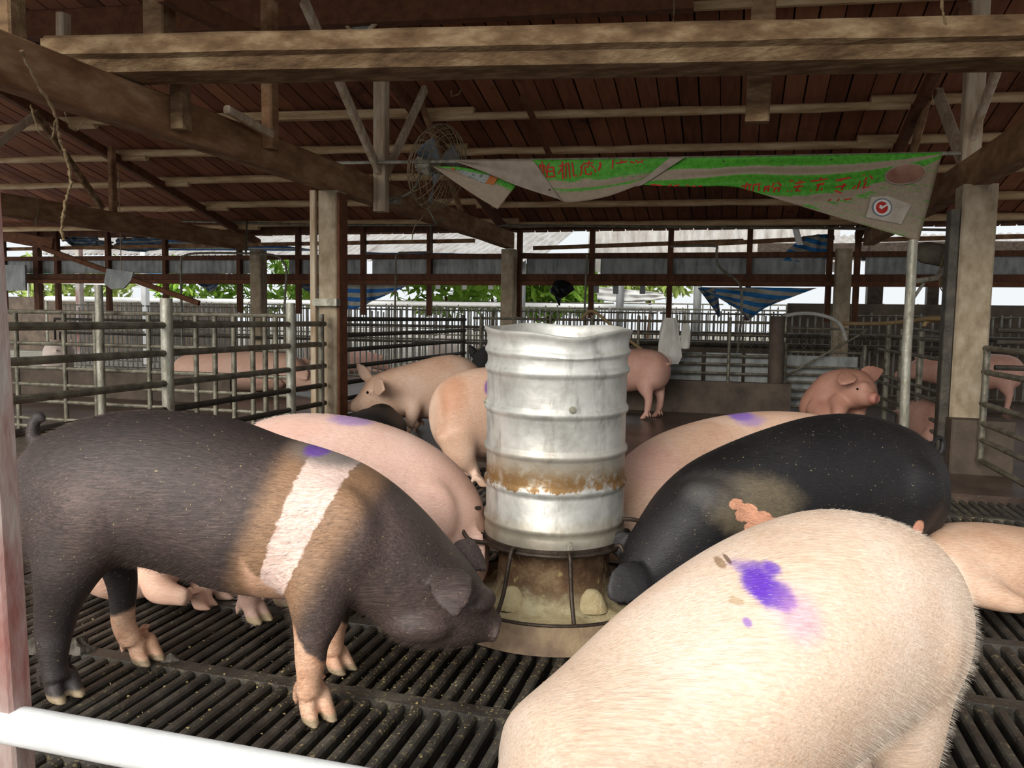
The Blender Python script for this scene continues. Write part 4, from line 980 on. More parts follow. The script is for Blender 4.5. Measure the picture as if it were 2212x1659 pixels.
# ================================================================== PIGS
class Pig:
    def __init__(s, loc, rotz=0.0, n=22):
        s.loc = V(loc); s.rot = rotz; s.mb = MB(); s.n = n; s.eyes = []; s.keep = []; s.soft = (.20, .36); s.relax = 60
    def ring(s, c, u, w, sq=1.0):
        o = []
        for k in range(s.n):
            a = 2*PI*k/s.n; ca, sa = math.cos(a), math.sin(a)
            o.append(c+u*math.copysign(abs(ca)**sq, ca)+w*math.copysign(abs(sa)**sq, sa))
        return o
    def loft(s, rings):
        b = len(s.mb.v); s.mb.rings(rings); return s
    def body(s, st, k=4, wdir=None):
        """st: (center, up half vector, half width). Rings stand across the local axis."""
        flat = spine([tuple(c)+tuple(u)+(w,) for c, u, w in st], k)
        cs = [V(f[:3]) for f in flat]; rs = []
        for i, f in enumerate(flat):
            t = cs[min(i+1, len(cs)-1)]-cs[max(i-1, 0)]; u = V(f[3:6])
            sd = t.cross(u)
            if wdir is not None: sd = wdir.copy() if sd.dot(wdir) >= 0 or True else sd
            sd.normalize(); rs.append(s.ring(cs[i], u, sd*f[6], .92))
        s.loft(rs)
    def px(s, st, k=4, wdir=None):
        o = []
        for xt, yt, xb, yb, D, hw in st:
            a, c = PD(xt, yt, D), PD(xb, yb, D); o.append(((a+c)/2, (a-c)/2, hw))
        s.body(o, k, wdir)
    def leg(s, js, fwd, hoof=True, k=4, hs=1.0, up=V((0, 0, 1)), toe=None):
        """js: (pos, ra, rb) from hip to fetlock; last entry is the point on the ground"""
        fwd = V(fwd).normalized(); pts = js if not hoof else js[:-1]
        flat = spine([tuple(p)+(a, bb) for p, a, bb in pts], k); cs = [V(f[:3]) for f in flat]; rs = []
        for i, f in enumerate(flat):
            t = (cs[min(i+1, len(cs)-1)]-cs[max(i-1, 0)]).normalized(); u = fwd-t*fwd.dot(t)
            u = u.normalized() if u.length > .05 else t.orthogonal().normalized()
            rs.append(s.ring(cs[i], u*f[3], t.cross(u)*f[4]))
        s.loft(rs)
        if hoof:
            g = V(js[-1][0]); top = cs[-1]; tf = V(toe).normalized() if toe is not None else fwd
            tf = (tf-up*tf.dot(up)).normalized(); sd = up.cross(tf)
            for q in (-1, 1):
                o = sd*.023*hs*q
                f = spine([tuple(top+o*.40)+(.026*hs, .021*hs), tuple(g+o*.75+up*.066*hs-tf*.004*hs)+(.027*hs, .021*hs), tuple(g+o*.95+up*.036*hs+tf*.014*hs)+(.031*hs, .0195*hs), tuple(g+o*1.02+up*.014*hs+tf*.030*hs)+(.036*hs, .0185*hs), tuple(g+o*1.0+up*.001*hs+tf*.040*hs)+(.040*hs, .0175*hs)], 3)
                s.loft([s.ring(V(z[:3]), tf*z[3], sd*z[4]) for z in f])
                d = g-tf*.046*hs+sd*.026*hs*q+up*.058*hs
                s.loft([s.ring(d+tf*.034*hs+up*.034*hs, tf*.015*hs, sd*.014*hs), s.ring(d+tf*.01*hs+up*.01*hs, tf*.015*hs, sd*.013*hs), s.ring(d-up*.02*hs, tf*.013*hs, sd*.011*hs), s.ring(d-up*.042*hs-tf*.004*hs, tf*.006*hs, sd*.006*hs)])
    def ear(s, base, tip, wdir, w, th=.009, bend=V((0, 0, 0)), prof=((0, .62), (.25, 1), (.5, .98), (.75, .7), (.93, .3), (1, .08))):
        base, tip, wdir = V(base), V(tip), V(wdir); rs = []
        s.keep.append((base.lerp(tip, .55), (tip-base).length*.62+w*.5))
        for t, q in prof:
            c = base.lerp(tip, t)+bend*math.sin(PI*t); d = (tip-base).normalized()
            wd = (wdir-d*wdir.dot(d)).normalized(); nn = d.cross(wd)
            rs.append(s.ring(c, wd*w*q, nn*(th*(1.4-.5*t))))
        s.loft(rs)
    def tail(s, pts, r0=.014, r1=.006):
        c = curve(pts, 5); n = len(c)
        for q_ in c[::3]: s.keep.append((q_, .04))
        s.mb.tube(c, [r0+(r1-r0)*i/(n-1) for i in range(n)], 10)
    def blob(s, c, r):
        c = V(c); rs = []
        for i in range(1, 8):
            a = PI*i/8; rs.append(s.ring(c+V((0, 0, math.cos(a)*r[2])), V((math.sin(a)*r[0], 0, 0)), V((0, math.sin(a)*r[1], 0))))
        s.loft(rs)
    def done(s, name, label, mat, voxel, group=None, smooth=5):
        rm = Matrix.Rotation(-s.rot, 3, 'Z')
        me = bpy.data.meshes.new('raw'); me.from_pydata([tuple(rm @ (p-s.loc)) for p in s.mb.v], [], s.mb.f); me.update()
        bm = bmesh.new(); bm.from_mesh(me); bmesh.ops.recalc_face_normals(bm, faces=bm.faces[:]); bm.to_mesh(me); bm.free()
        o = bpy.data.objects.new('raw', me); col.objects.link(o)
        md = o.modifiers.new('r', 'REMESH'); md.mode = 'VOXEL'; md.voxel_size = voxel; md.adaptivity = 0
        ms = o.modifiers.new('s', 'SMOOTH'); ms.factor = .5; ms.iterations = smooth
        dg = bpy.context.evaluated_depsgraph_get(); dg.update()
        m2 = bpy.data.meshes.new_from_object(o.evaluated_get(dg))
        bpy.data.objects.remove(o); bpy.data.meshes.remove(me)
        import numpy as np
        nv = len(m2.vertices); co_ = np.empty(nv*3); m2.vertices.foreach_get('co', co_); co_ = co_.reshape(-1, 3)
        ed = np.empty(len(m2.edges)*2, dtype=np.int64); m2.edges.foreach_get('vertices', ed); ed = ed.reshape(-1, 2)
        wt = np.clip((co_[:, 2]-s.soft[0])/(s.soft[1]-s.soft[0]), 0, 1)
        for c_, r_ in s.keep:
            d_ = np.linalg.norm(co_-np.array(rm @ (V(c_)-s.loc)), axis=1); wt *= np.clip((d_-r_*.75)/(r_*.5), 0, 1)
        deg = np.bincount(ed.ravel(), minlength=nv).astype(float)[:, None]; deg[deg == 0] = 1
        for it in range(int(s.relax*(.0065/voxel)**2)+2):
            acc = np.zeros_like(co_)
            for k_ in range(3): acc[:, k_] = np.bincount(ed[:, 0], co_[ed[:, 1], k_], nv)+np.bincount(ed[:, 1], co_[ed[:, 0], k_], nv)
            f_ = .55 if it % 2 == 0 else -.50*.55/.55*.9
            f_ = .55
            co_ += wt[:, None]*f_*(acc/deg-co_)
        m2.vertices.foreach_set('co', co_.ravel()); m2.update()
        m2.name = name; m2.shade_smooth(); m2.materials.clear(); m2.materials.append(mat)
        o = bpy.data.objects.new(name, m2); col.objects.link(o); o.location = s.loc; o.rotation_euler.z = s.rot
        o['label'] = label; o['category'] = 'pig'
        if group: o['group'] = group
        for p, r in s.eyes:
            b = MB(); b.lathe([(.001, r), (r*.7, r*.7), (r, 0), (r*.7, -r*.7), (.001, -r)], (0, 0, 0), 12)
            b.v = [v+rm @ (V(p)-s.loc)+s.loc for v in b.v]
            ROOTLOC[o.name] = s.loc
            part('eye', b, M['eye'], o)
        return o
def bristles(o, n, length, colr, radius=.35, seed=1, back=-.35):
    t = NT('bristle_'+str(seed)); t.fin(lin(colr), .5, 0, .3); o.data.materials.append(t.m)
    md = o.modifiers.new('bristles', 'PARTICLE_SYSTEM'); ps = md.particle_system; st = ps.settings
    st.type = 'HAIR'; st.count = n; st.hair_length = length; st.use_advanced_hair = True; st.material = len(o.data.materials)
    st.emit_from = 'FACE'; st.distribution = 'RAND'; st.use_even_distribution = True
    st.normal_factor = .0016; st.object_align_factor = (back*.0042, 0, -.0016); st.factor_random = .0009; st.length_random = .5
    st.hair_step = 3; st.display_step = 2; st.render_step = 2; st.root_radius = radius; st.tip_radius = .1; st.radius_scale = .001
    ps.seed = seed
M['eye'] = mottled('dark_eye', (10, 8, 8), (22, 18, 18), None, 9, rough=.1, bump=0, spec=.6)

def pigmat(name, cols, marks=(), hair=.35, hairdir=(9, 70, 70), low=None, hoof=(196, 172, 136), belt=None, rough=.55, speck=None, hoofz=.03, streak=3.2):
    """cols: dark->light skin; marks: (center, radii, colour, strength, soft, noise)"""
    t = NT(name); s = t.sep()
    n1 = t.noise(3.2, 5, .6); n2 = t.noise(14, 5, .65); hv = t.mapping(hairdir); n3 = t.noise(3.0, 4, .7, hv)
    f = t.math('ADD', t.math('MULTIPLY', n1, .6), t.math('MULTIPLY', n3, .4))
    c = t.ramp(f, [(.32, lin(cols[0])), (.5, lin(cols[1])), (.68, lin(cols[2]))])
    if belt is not None: c = belt(t, c, s, n1, n2, n3)
    hs_ = t.noise(1.0, 3, .7, t.mapping(tuple(x*streak for x in hairdir)), .6)
    if low is not None:
        zt, colr, soft = low
        h = t.math('ADD', s[2], t.math('MULTIPLY', t.math('SUBTRACT', n2, .5), .06))
        c = t.mix(t.math('SUBTRACT', 1.0, t.smooth(h, zt-soft, zt+soft)), c, lin(colr))
    for cen, rad, colr, st, soft, nz in marks:
        d = t.vmath('LENGTH', t.vmath('DIVIDE', t.vmath('SUBTRACT', t.obj, tuple(cen)).outputs[0], tuple(rad)).outputs[0]).outputs['Value']
        nn = t.math('ADD', t.math('MULTIPLY', t.math('SUBTRACT', n2, .5), nz), t.math('MULTIPLY', t.math('SUBTRACT', n3, .5), nz*.6))
        d = t.math('ADD', d, nn)
        m_ = t.math('MULTIPLY', t.math('SUBTRACT', 1.0, t.smooth(d, 1-soft, 1+soft)), st)
        c = t.mix(m_, c, lin(colr))
    if hoof is not None: c = t.mix(t.math('SUBTRACT', 1.0, t.smooth(s[2], hoofz-.006, hoofz+.006)), c, lin(hoof))
    if speck is not None:
        sp = t.smooth(t.noise(130, 2, .5), .71, .74); c = t.mix(t.math('MULTIPLY', sp, .8), c, lin(speck))
    c = t.mix(1.0, c, t.ramp(hs_, [(.25, (1-.6*hair,)*3+(1,)), (.5, (1,)*3+(1,)), (.75, (1+.5*hair,)*3+(1,))]))
    c.node.blend_type = 'MULTIPLY'
    hb = t.math('ADD', t.math('MULTIPLY', n3, .35), t.math('ADD', t.math('MULTIPLY', n2, .25), t.math('MULTIPLY', hs_, .5)))
    t.bump(hb, hair, .006)
    t.fin(c, rough, 0, .35)
    t.b.inputs['Subsurface Weight'].default_value = 0
    return t.m
from mathutils.bvhtree import BVHTree
def surf(P, x, y):
    """where the sight line of a photo pixel meets the pig, in the pig's own frame"""
    h = BVHTree.FromPolygons(P.mb.v, P.mb.f).ray_cast(CP, ray(x, y).normalized())[0]
    return Matrix.Rotation(-P.rot, 3, 'Z') @ ((h if h is not None else PD(x, y, 3))-P.loc)
PINK = ((206, 160, 140), (226, 186, 168), (238, 206, 192))
WARM = ((188, 144, 118), (210, 172, 146), (226, 198, 178))
BLACK = ((18, 17, 18), (27, 25, 26), (40, 37, 37))
PURPLE = (118, 66, 190)

# ---- belted black pig, side-on to the feeder
p1 = Pig(PZ(420, 1480), YAW)
loc1 = p1.loc
L1 = lambda p: Matrix.Rotation(-YAW, 3, 'Z') @ (V(p)-loc1)
D1 = 2.34
p1.px([(44, 1035, 44, 1120, D1, .05), (62, 975, 58, 1180, D1, .12), (110, 932, 104, 1212, D1, .17), (190, 900, 188, 1215, D1, .20), (290, 885, 288, 1212, D1, .21), (400, 889, 394, 1232, D1, .222), (500, 905, 490, 1266, D1, .225),
       (600, 942, 585, 1282, D1, .22), (690, 968, 665, 1285, D1, .212), (770, 998, 730, 1290, D1, .205), (835, 1037, 770, 1305, D1, .195), (890, 1082, 800, 1322, D1, .18), (938, 1130, 830, 1345, D1, .165), (972, 1170, 868, 1372, D1, .15),
       (1005, 1208, 910, 1388, D1, .135), (1036, 1250, 960, 1392, D1, .115), (1058, 1288, 1005, 1388, D1, .088), (1068, 1312, 1036, 1384, D1, .064), (1073, 1326, 1052, 1381, D1, .054), (1077, 1331, 1059, 1381, D1, .055), (1082, 1334, 1064, 1382, D1, .060), (1085, 1338, 1068, 1380, D1, .057)], 4, F0.copy())
hl = lambda x, y, D, a, bb: (PD(x, y, D), a, bb)
RV = R0.copy()
p1.leg([hl(175, 1080, 2.24, .19, .10), hl(165, 1160, 2.22, .145, .095), hl(142, 1240, 2.22, .092, .078), hl(126, 1300, 2.24, .066, .058), hl(118, 1350, 2.26, .055, .048), hl(115, 1395, 2.26, .045, .042), hl(117, 1435, 2.26, .036, .036), hl(122, 1466, 2.26, .036, .036), (PZ(130, 1500), 0, 0)], RV, hs=1.12, toe=RV*.8-F0*.6)
p1.leg([hl(690, 1160, 2.24, .14, .09), hl(692, 1230, 2.20, .125, .09), hl(688, 1290, 2.18, .092, .075), hl(683, 1340, 2.17, .070, .058), hl(673, 1390, 2.165, .048, .044), hl(671, 1430, 2.165, .042, .04), hl(668, 1468, 2.165, .034, .034), hl(668, 1500, 2.165, .034, .034), (PZ(678, 1545), 0, 0)], RV, hs=1.1, toe=RV*.6-F0*.8)
p1.leg([hl(250, 1120, 2.42, .13, .10), hl(252, 1200, 2.46, .068, .06), hl(264, 1260, 2.48, .048, .045), hl(265, 1310, 2.49, .038, .036), hl(268, 1350, 2.49, .036, .034), hl(287, 1390, 2.49, .035, .033), (PZ(306, 1424), 0, 0)], RV, hs=1.1, toe=RV*.8-F0*.5)
p1.leg([hl(720, 1230, 2.42, .09, .07), hl(724, 1320, 2.45, .05, .045), hl(720, 1370, 2.46, .036, .034), hl(718, 1410, 2.46, .034, .032), (PZ(724, 1444), 0, 0)], RV, hs=1.0, toe=RV*.7-F0*.5)
# shoulder, ham and jowl masses
p1.blob(PD(720, 1170, 2.2), (.14, .08, .17)); p1.blob(PD(165, 1120, 2.2), (.16, .08, .16)); p1.blob(PD(905, 1335, 2.27), (.12, .10, .065))
p1.blob(PD(1046, 1296, 2.30), (.035, .075, .03)); p1.keep.append((PD(1046, 1296, 2.27), .05))
p1.ear(PD(972, 1232, 2.24), PD(985, 1335, 2.13), PD(1030, 1280, 2.17)-PD(945, 1280, 2.17), .062, .009, -F0*.02+V((0, 0, .012)))
p1.ear(PD(975, 1188, 2.42), PD(1052, 1232, 2.44), PD(1000, 1180, 2.4)-PD(990, 1235, 2.36), .052, .009, V((0, 0, .018)))
p1.tail([PD(105, 955, D1), PD(84, 962, D1), PD(72, 945, D1), PD(72, 920, D1), PD(82, 900, D1), PD(90, 902, D1), PD(92, 912, D1)], .026, .010)
for px_, py_ in ((300, 1222), (345, 1240), (390, 1254), (430, 1266), (470, 1276)):
    a_ = PD(px_, py_-6, 2.24); p1.mb.tube([a_, a_+V((0, 0, -.022))], [.009, .005], 8)
p1.eyes = [(PD(1036, 1316, 2.245), .008)]; p1.keep.append((PD(1070, 1350, D1), .07))
def belt1(t, c, s, n1, n2, n3):
    def line(pa, pb, D):                     # x - (x0 + k z) for a border given by two photo points
        a_, b_ = L1(PD(*pa, D)), L1(PD(*pb, D)); k = (a_.x-b_.x)/(a_.z-b_.z); x0 = b_.x-k*b_.z
        v = t.math('SUBTRACT', s[0], t.math('ADD', t.math('MULTIPLY', s[2], k), x0))
        return t.math('ADD', v, t.math('MULTIPLY', t.math('SUBTRACT', t.noise(40, 3, .7), .5), .03))
    DD = 2.15
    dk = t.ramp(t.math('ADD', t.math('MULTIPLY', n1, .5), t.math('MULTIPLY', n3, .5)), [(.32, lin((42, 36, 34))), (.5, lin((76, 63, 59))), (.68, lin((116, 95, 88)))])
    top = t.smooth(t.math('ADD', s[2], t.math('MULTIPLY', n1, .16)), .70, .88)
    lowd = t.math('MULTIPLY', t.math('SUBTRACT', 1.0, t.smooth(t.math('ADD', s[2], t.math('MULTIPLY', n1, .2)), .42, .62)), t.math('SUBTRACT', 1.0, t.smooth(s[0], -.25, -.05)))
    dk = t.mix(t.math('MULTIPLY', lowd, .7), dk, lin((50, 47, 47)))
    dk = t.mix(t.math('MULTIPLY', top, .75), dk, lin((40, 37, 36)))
    br = t.ramp(n3, [(.3, lin((132, 98, 72))), (.7, lin((168, 132, 102)))])
    l1 = line((600, 1000), (500, 1265), DD); l2 = line((648, 995), (556, 1262), DD); l3 = line((752, 1012), (622, 1262), DD); l4 = line((815, 1040), (662, 1290), DD)
    c = t.mix(t.math('MULTIPLY', t.smooth(l1, -.05, .03), t.math('SUBTRACT', 1.0, t.smooth(l4, -.04, .06))), dk, br)
    pk = t.ramp(n3, [(.3, lin((222, 184, 168))), (.7, lin((244, 220, 208)))])
    c = t.mix(t.math('MULTIPLY', t.smooth(l2, -.004, .004), t.math('SUBTRACT', 1.0, t.smooth(l3, -.004, .004))), c, pk)
    # grey saddle on the ridge, pink lower forelegs and far hind foot
    za = L1(PD(700, 968, D1)); d = t.vmath('LENGTH', t.vmath('DIVIDE', t.vmath('SUBTRACT', t.obj, (za.x+.04, za.y, za.z-.005)).outputs[0], (.17, .16, .055)).outputs[0]).outputs['Value']
    c = t.mix(t.math('MULTIPLY', t.math('SUBTRACT', 1.0, t.smooth(t.math('ADD', d, t.math('MULTIPLY', n3, .4)), .7, 1.3)), .85), c, lin((128, 122, 116)))
    fx = t.math('ADD', s[2], t.math('MULTIPLY', t.math('SUBTRACT', n2, .5), .07))
    legx = L1(PD(640, 1400, 2.17)).x
    fm = t.math('MULTIPLY', t.smooth(s[0], legx-.16, legx-.12), t.math('SUBTRACT', 1.0, t.smooth(s[0], legx+.22, legx+.26)))
    z0 = L1(PD(680, 1385, 2.17)).z
    lg = t.ramp(n2, [(.3, lin((196, 142, 108))), (.7, lin((232, 190, 160)))])
    slope = t.math('ADD', fx, t.math('MULTIPLY', t.math('SUBTRACT', s[0], legx), 1.3))
    c = t.mix(t.math('MULTIPLY', fm, t.math('SUBTRACT', 1.0, t.smooth(slope, z0+.035, z0+.06))), c, lg)
    hx = L1(PD(275, 1380, 2.49)); d2 = t.vmath('LENGTH', t.vmath('SUBTRACT', t.obj, (hx.x+.04, hx.y, .02)).outputs[0]).outputs['Value']
    c = t.mix(t.math('SUBTRACT', 1.0, t.smooth(t.math('ADD', d2, t.math('MULTIPLY', n2, .03)), .165, .185)), c, lg)
    return c
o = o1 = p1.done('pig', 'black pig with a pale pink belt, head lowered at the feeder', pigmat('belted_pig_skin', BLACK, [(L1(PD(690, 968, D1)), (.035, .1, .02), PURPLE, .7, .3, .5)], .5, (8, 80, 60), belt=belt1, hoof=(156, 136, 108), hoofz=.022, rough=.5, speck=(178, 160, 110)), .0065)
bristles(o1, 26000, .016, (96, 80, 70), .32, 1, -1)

# ---- pink pig behind the belted one
p = Pig(PZ(760, 1320), YAW)
p.px([(537, 930, 537, 985, 2.9, .06), (552, 912, 548, 1060, 2.9, .14), (600, 897, 596, 1150, 2.92, .19), (680, 892, 676, 1180, 2.94, .21), (780, 903, 776, 1195, 2.97, .215), (870, 930, 860, 1205, 3.0, .21), (945, 970, 920, 1210, 3.02, .2),
      (1000, 1018, 955, 1220, 3.04, .185), (1034, 1066, 975, 1232, 3.05, .165), (1050, 1115, 992, 1245, 3.05, .14), (1057, 1160, 1008, 1255, 3.05, .11), (1058, 1195, 1022, 1260, 3.05, .075), (1056, 1220, 1032, 1262, 3.05, .052), (1053, 1235, 1036, 1262, 3.05, .048)], 4, F0.copy())
p.leg([hl(600, 1080, 2.85, .15, .10), hl(592, 1160, 2.83, .10, .08), hl(575, 1225, 2.83, .06, .05), hl(538, 1280, 2.84, .040, .036), hl(538, 1308, 2.84, .033, .031), (PZ(548, 1340), 0, 0)], RV, hs=1.05, toe=RV*.8-F0*.5)
p.leg([hl(620, 1080, 3.05, .13, .09), hl(610, 1190, 3.05, .07, .06), hl(590, 1250, 3.06, .04, .036), (PZ(600, 1306), 0, 0)], RV)
p.leg([hl(905, 1120, 2.9, .12, .08), hl(905, 1200, 2.88, .08, .06), hl(900, 1260, 2.88, .045, .04), (PZ(905, 1330), 0, 0)], RV)
p.leg([hl(905, 1120, 3.12, .11, .08), hl(900, 1200, 3.14, .07, .06), hl(895, 1250, 3.15, .045, .04), (PZ(900, 1290), 0, 0)], RV)
p.blob(PD(640, 1080, 2.82), (.15, .08, .15)); p.blob(PD(915, 1110, 2.87), (.13, .08, .14))
p.ear(PD(1010, 1140, 2.92), PD(1040, 1235, 2.86), PD(1040, 1190, 2.9)-PD(1000, 1190, 2.9), .05)
Lp = lambda q, P=p: Matrix.Rotation(-YAW, 3, 'Z') @ (V(q)-P.loc)
o1 = p.done('pig', 'pale pink pig behind the belted pig, with a faint purple mark on its spine', pigmat('pale_pink_skin', PINK, [(surf(p, 765, 905), (.09, .09, .022), (150, 120, 190), .7, .35, .6), (surf(p, 640, 930), (.1, .1, .03), (226, 170, 150), .4, .5, .4)], .3, speck=None), .009)
bristles(o1, 16000, .014, (246, 232, 220), .25, 4, -1)

# ---- pig lying on its side behind the belted pig's hind legs
p = Pig(PZ(235, 1345), YAW); p.soft = (.02, .08); p.relax = 25
def cr(r, D, z): return CR(r, D, z)
bs = [(cr(-1.40, 2.83, .17), V((0, 0, .07)), .08), (cr(-1.42, 2.88, .18), V((0, 0, .15)), .17), (cr(-1.45, 2.98, .19), V((0, 0, .185)), .23), (cr(-1.52, 3.15, .2), V((0, 0, .195)), .25), (cr(-1.62, 3.4, .2), V((0, 0, .195)), .25), (cr(-1.72, 3.62, .19), V((0, 0, .18)), .22), (cr(-1.8, 3.78, .16), V((0, 0, .15)), .17), (cr(-1.86, 3.92, .12), V((0, 0, .11)), .12), (cr(-1.9, 4.02, .09), V((0, 0, .07)), .07), (cr(-1.92, 4.08, .08), V((0, 0, .055)), .055)]
p.body(bs)
p.leg([(cr(-1.40, 2.98, .17), .14, .12), (cr(-1.31, 2.96, .16), .095, .085), (PD(338, 1262, 2.90), .062, .058), (PD(358, 1278, 2.87), .050, .047), (PD(385, 1286, 2.86), .038, .036), (PD(408, 1292, 2.855), .035, .033), (PZ(428, 1312), 0, 0)], V((0, 0, 1)), toe=R0-F0*.25, hs=1.0)
p.leg([(cr(-1.36, 3.08, .14), .12, .1), (cr(-1.22, 3.1, .10), .06, .055), (PD(430, 1272, 3.02), .038, .036), (PD(452, 1276, 3.02), .034, .032), (PZ(472, 1292), 0, 0)], V((0, 0, 1)), toe=R0, hs=1.0)
p.done('pig', 'pink pig lying on its side behind the belted pig, trotters stuck out', pigmat('lying_pink_skin', ((206, 158, 130), (226, 184, 160), (240, 210, 190)), (), .3, hoof=None), .009)

# ---- big pale pig closest to the camera
p = Pig(CR(.5, 1.3, 0), YAW)
def cr(r, D, z): return CR(.425+(r-.5)*.86, D+.05, z)
bs = [(cr(.985, 1.62, .48), V((0, 0, .10)), .09), (cr(.965, 1.60, .49), V((0, 0, .175)), .155), (cr(.90, 1.56, .495), V((0, 0, .208)), .19), (cr(.76, 1.49, .508), V((0, 0, .222)), .212), (cr(.58, 1.39, .485), V((0, 0, .218)), .222), (cr(.40, 1.28, .440), V((0, 0, .200)), .22),
      (cr(.25, 1.18, .385), V((0, 0, .185)), .205), (cr(.15, 1.11, .35), V((-.03, 0, .185)), .18), (cr(.10, 1.07, .34), V((-.05, 0, .165)), .15), (cr(.06, 1.04, .27), V((-.07, 0, .125)), .12), (cr(.03, 1.02, .205), V((-.06, 0, .09)), .095), (cr(.0, 1.0, .15), V((-.05, 0, .055)), .065), (cr(-.015, .99, .12), V((-.04, 0, .04)), .053), (cr(-.02, .985, .105), V((-.035, 0, .035)), .05)]
p.body(bs)
h4 = -R0*.85-F0*.5
p.leg([(cr(.86, 1.47, .50), .16, .10), (cr(.895, 1.45, .40), .125, .09), (cr(.91, 1.45, .30), .092, .072), (cr(.925, 1.46, .22), .064, .056), (cr(.93, 1.46, .13), .046, .042), (cr(.925, 1.45, .08), .04, .038), (cr(.915, 1.44, 0), 0, 0)], h4, hs=1.1)
p.leg([(cr(.90, 1.66, .46), .14, .09), (cr(.93, 1.68, .36), .10, .075), (cr(.95, 1.69, .24), .055, .05), (cr(.95, 1.69, .1), .042, .04), (cr(.94, 1.68, 0), 0, 0)], h4, hs=1.1)
p.leg([(cr(.24, 1.10, .38), .10, .07), (cr(.20, 1.03, .27), .075, .06), (cr(.18, 1.0, .18), .05, .045), (cr(.18, 1.0, .08), .038, .036), (cr(.17, .99, 0), 0, 0)], h4, hs=1.1)
p.leg([(cr(.12, 1.2, .42), .12, .08), (cr(.11, 1.22, .30), .08, .065), (cr(.10, 1.22, .18), .05, .045), (cr(.1, 1.22, .08), .038, .036), (cr(.09, 1.21, 0), 0, 0)], h4, hs=1.1)
p.blob(cr(.84, 1.44, .50), (.15, .12, .17))
p.ear(cr(.07, .94, .33), cr(.0, .90, .24), F0, .06); p.ear(cr(.02, 1.12, .33), cr(-.05, 1.15, .24), F0, .06)
p.tail([cr(.965, 1.62, .56), cr(1.0, 1.63, .52), cr(1.01, 1.62, .46), cr(1.0, 1.6, .42)], .016, .008)
Lp = lambda q, P=p: Matrix.Rotation(-YAW, 3, 'Z') @ (V(q)-P.loc)
PUR = (106, 58, 190)
mk = [(surf(p, 1632, 1231), (.036, .06, .009), PUR, .75, .4, 1.2), (surf(p, 1670, 1226), (.013, .05, .006), PUR, .75, .4, 1.0), (surf(p, 1640, 1262), (.026, .06, .019), PUR, .92, .35, 1.1), (surf(p, 1670, 1284), (.032, .06, .019), PUR, .92, .35, 1.1), (surf(p, 1698, 1300), (.018, .05, .011), PUR, .85, .4, 1.0), (surf(p, 1728, 1330), (.034, .07, .034), (206, 156, 188), .55, .7, .9),
      (surf(p, 1615, 1345), (.007, .03, .005), (128, 84, 190), .7, .4, .5), (surf(p, 1555, 1214), (.008, .03, .006), (150, 116, 84), .8, .3, .5), (surf(p, 1572, 1208), (.004, .03, .004), (96, 66, 50), .8, .3, .5), (surf(p, 1592, 1300), (.012, .03, .004), (176, 150, 110), .6, .3, .8)]
o1 = p.done('pig', 'big cream pig nearest the camera with a bold purple smear on its side', pigmat('cream_pig_skin', ((216, 178, 148), (232, 204, 180), (244, 226, 210)), mk, .45, (9, 80, 80), hoof=None), .0075)
bristles(o1, 30000, .013, (246, 232, 214), .2, 2, .6)

# ---- black pig with a tan patch, on the far side of the cream pig
p = Pig(PZ(1700, 1200), YAW)
p.px([(2031, 1010, 2031, 1090, 3.16, .06), (2012, 965, 2014, 1140, 3.14, .14), (1960, 923, 1964, 1165, 3.1, .185), (1870, 895, 1876, 1172, 3.06, .21), (1770, 897, 1782, 1174, 3.02, .22), (1670, 924, 1690, 1180, 2.97, .222), (1570, 963, 1604, 1192, 2.92, .217), (1490, 1005, 1545, 1210, 2.88, .205),
      (1428, 1060, 1510, 1238, 2.85, .19), (1388, 1115, 1482, 1262, 2.82, .165), (1362, 1160, 1450, 1284, 2.8, .14), (1345, 1200, 1410, 1298, 2.78, .112), (1332, 1238, 1375, 1302, 2.77, .08), (1320, 1262, 1350, 1304, 2.76, .058), (1312, 1274, 1336, 1304, 2.75, .052)], 4, F0.copy())
LV = -R0
p.leg([hl(1955, 1060, 2.98, .16, .1), hl(1945, 1120, 2.96, .11, .08), hl(1940, 1190, 2.96, .065, .055), hl(1948, 1240, 2.98, .045, .04), hl(1940, 1290, 2.98, .036, .034), (PZ(1930, 1325), 0, 0)], LV)
p.leg([hl(1965, 1060, 3.22, .14, .1), hl(1950, 1130, 3.24, .09, .07), hl(1955, 1200, 3.25, .045, .04), (PZ(1945, 1275), 0, 0)], LV)
p.leg([hl(1560, 1120, 2.78, .13, .08), hl(1565, 1200, 2.76, .08, .065), hl(1568, 1260, 2.76, .05, .045), (PZ(1560, 1370), 0, 0)], LV)
p.leg([hl(1560, 1120, 3.0, .12, .08), hl(1562, 1200, 3.0, .07, .06), hl(1565, 1260, 3.0, .04, .04), (PZ(1555, 1318), 0, 0)], LV)
p.blob(PD(1950, 1060, 2.95), (.15, .09, .14)); p.blob(PD(1520, 1110, 2.74), (.13, .08, .13))
p.ear(PD(1402, 1242, 2.68), PD(1314, 1288, 2.56), PD(1375, 1318, 2.6)-PD(1345, 1235, 2.64), .064, .011, V((0, 0, .02))-F0*.015, ((0, .7), (.25, 1), (.5, 1.05), (.75, .92), (.92, .6), (1, .2)))
p.ear(PD(1358, 1196, 2.84), PD(1314, 1160, 2.84), PD(1326, 1200, 2.84)-PD(1345, 1150, 2.84), .05, .011, V((0, 0, .015)))
p.tail([PD(2022, 985, 3.15), PD(2034, 975, 3.14), PD(2036, 950, 3.14), PD(2024, 945, 3.12), PD(2016, 958, 3.1)], .016, .008)
Lp = lambda q, P=p: Matrix.Rotation(-YAW, 3, 'Z') @ (V(q)-P.loc)
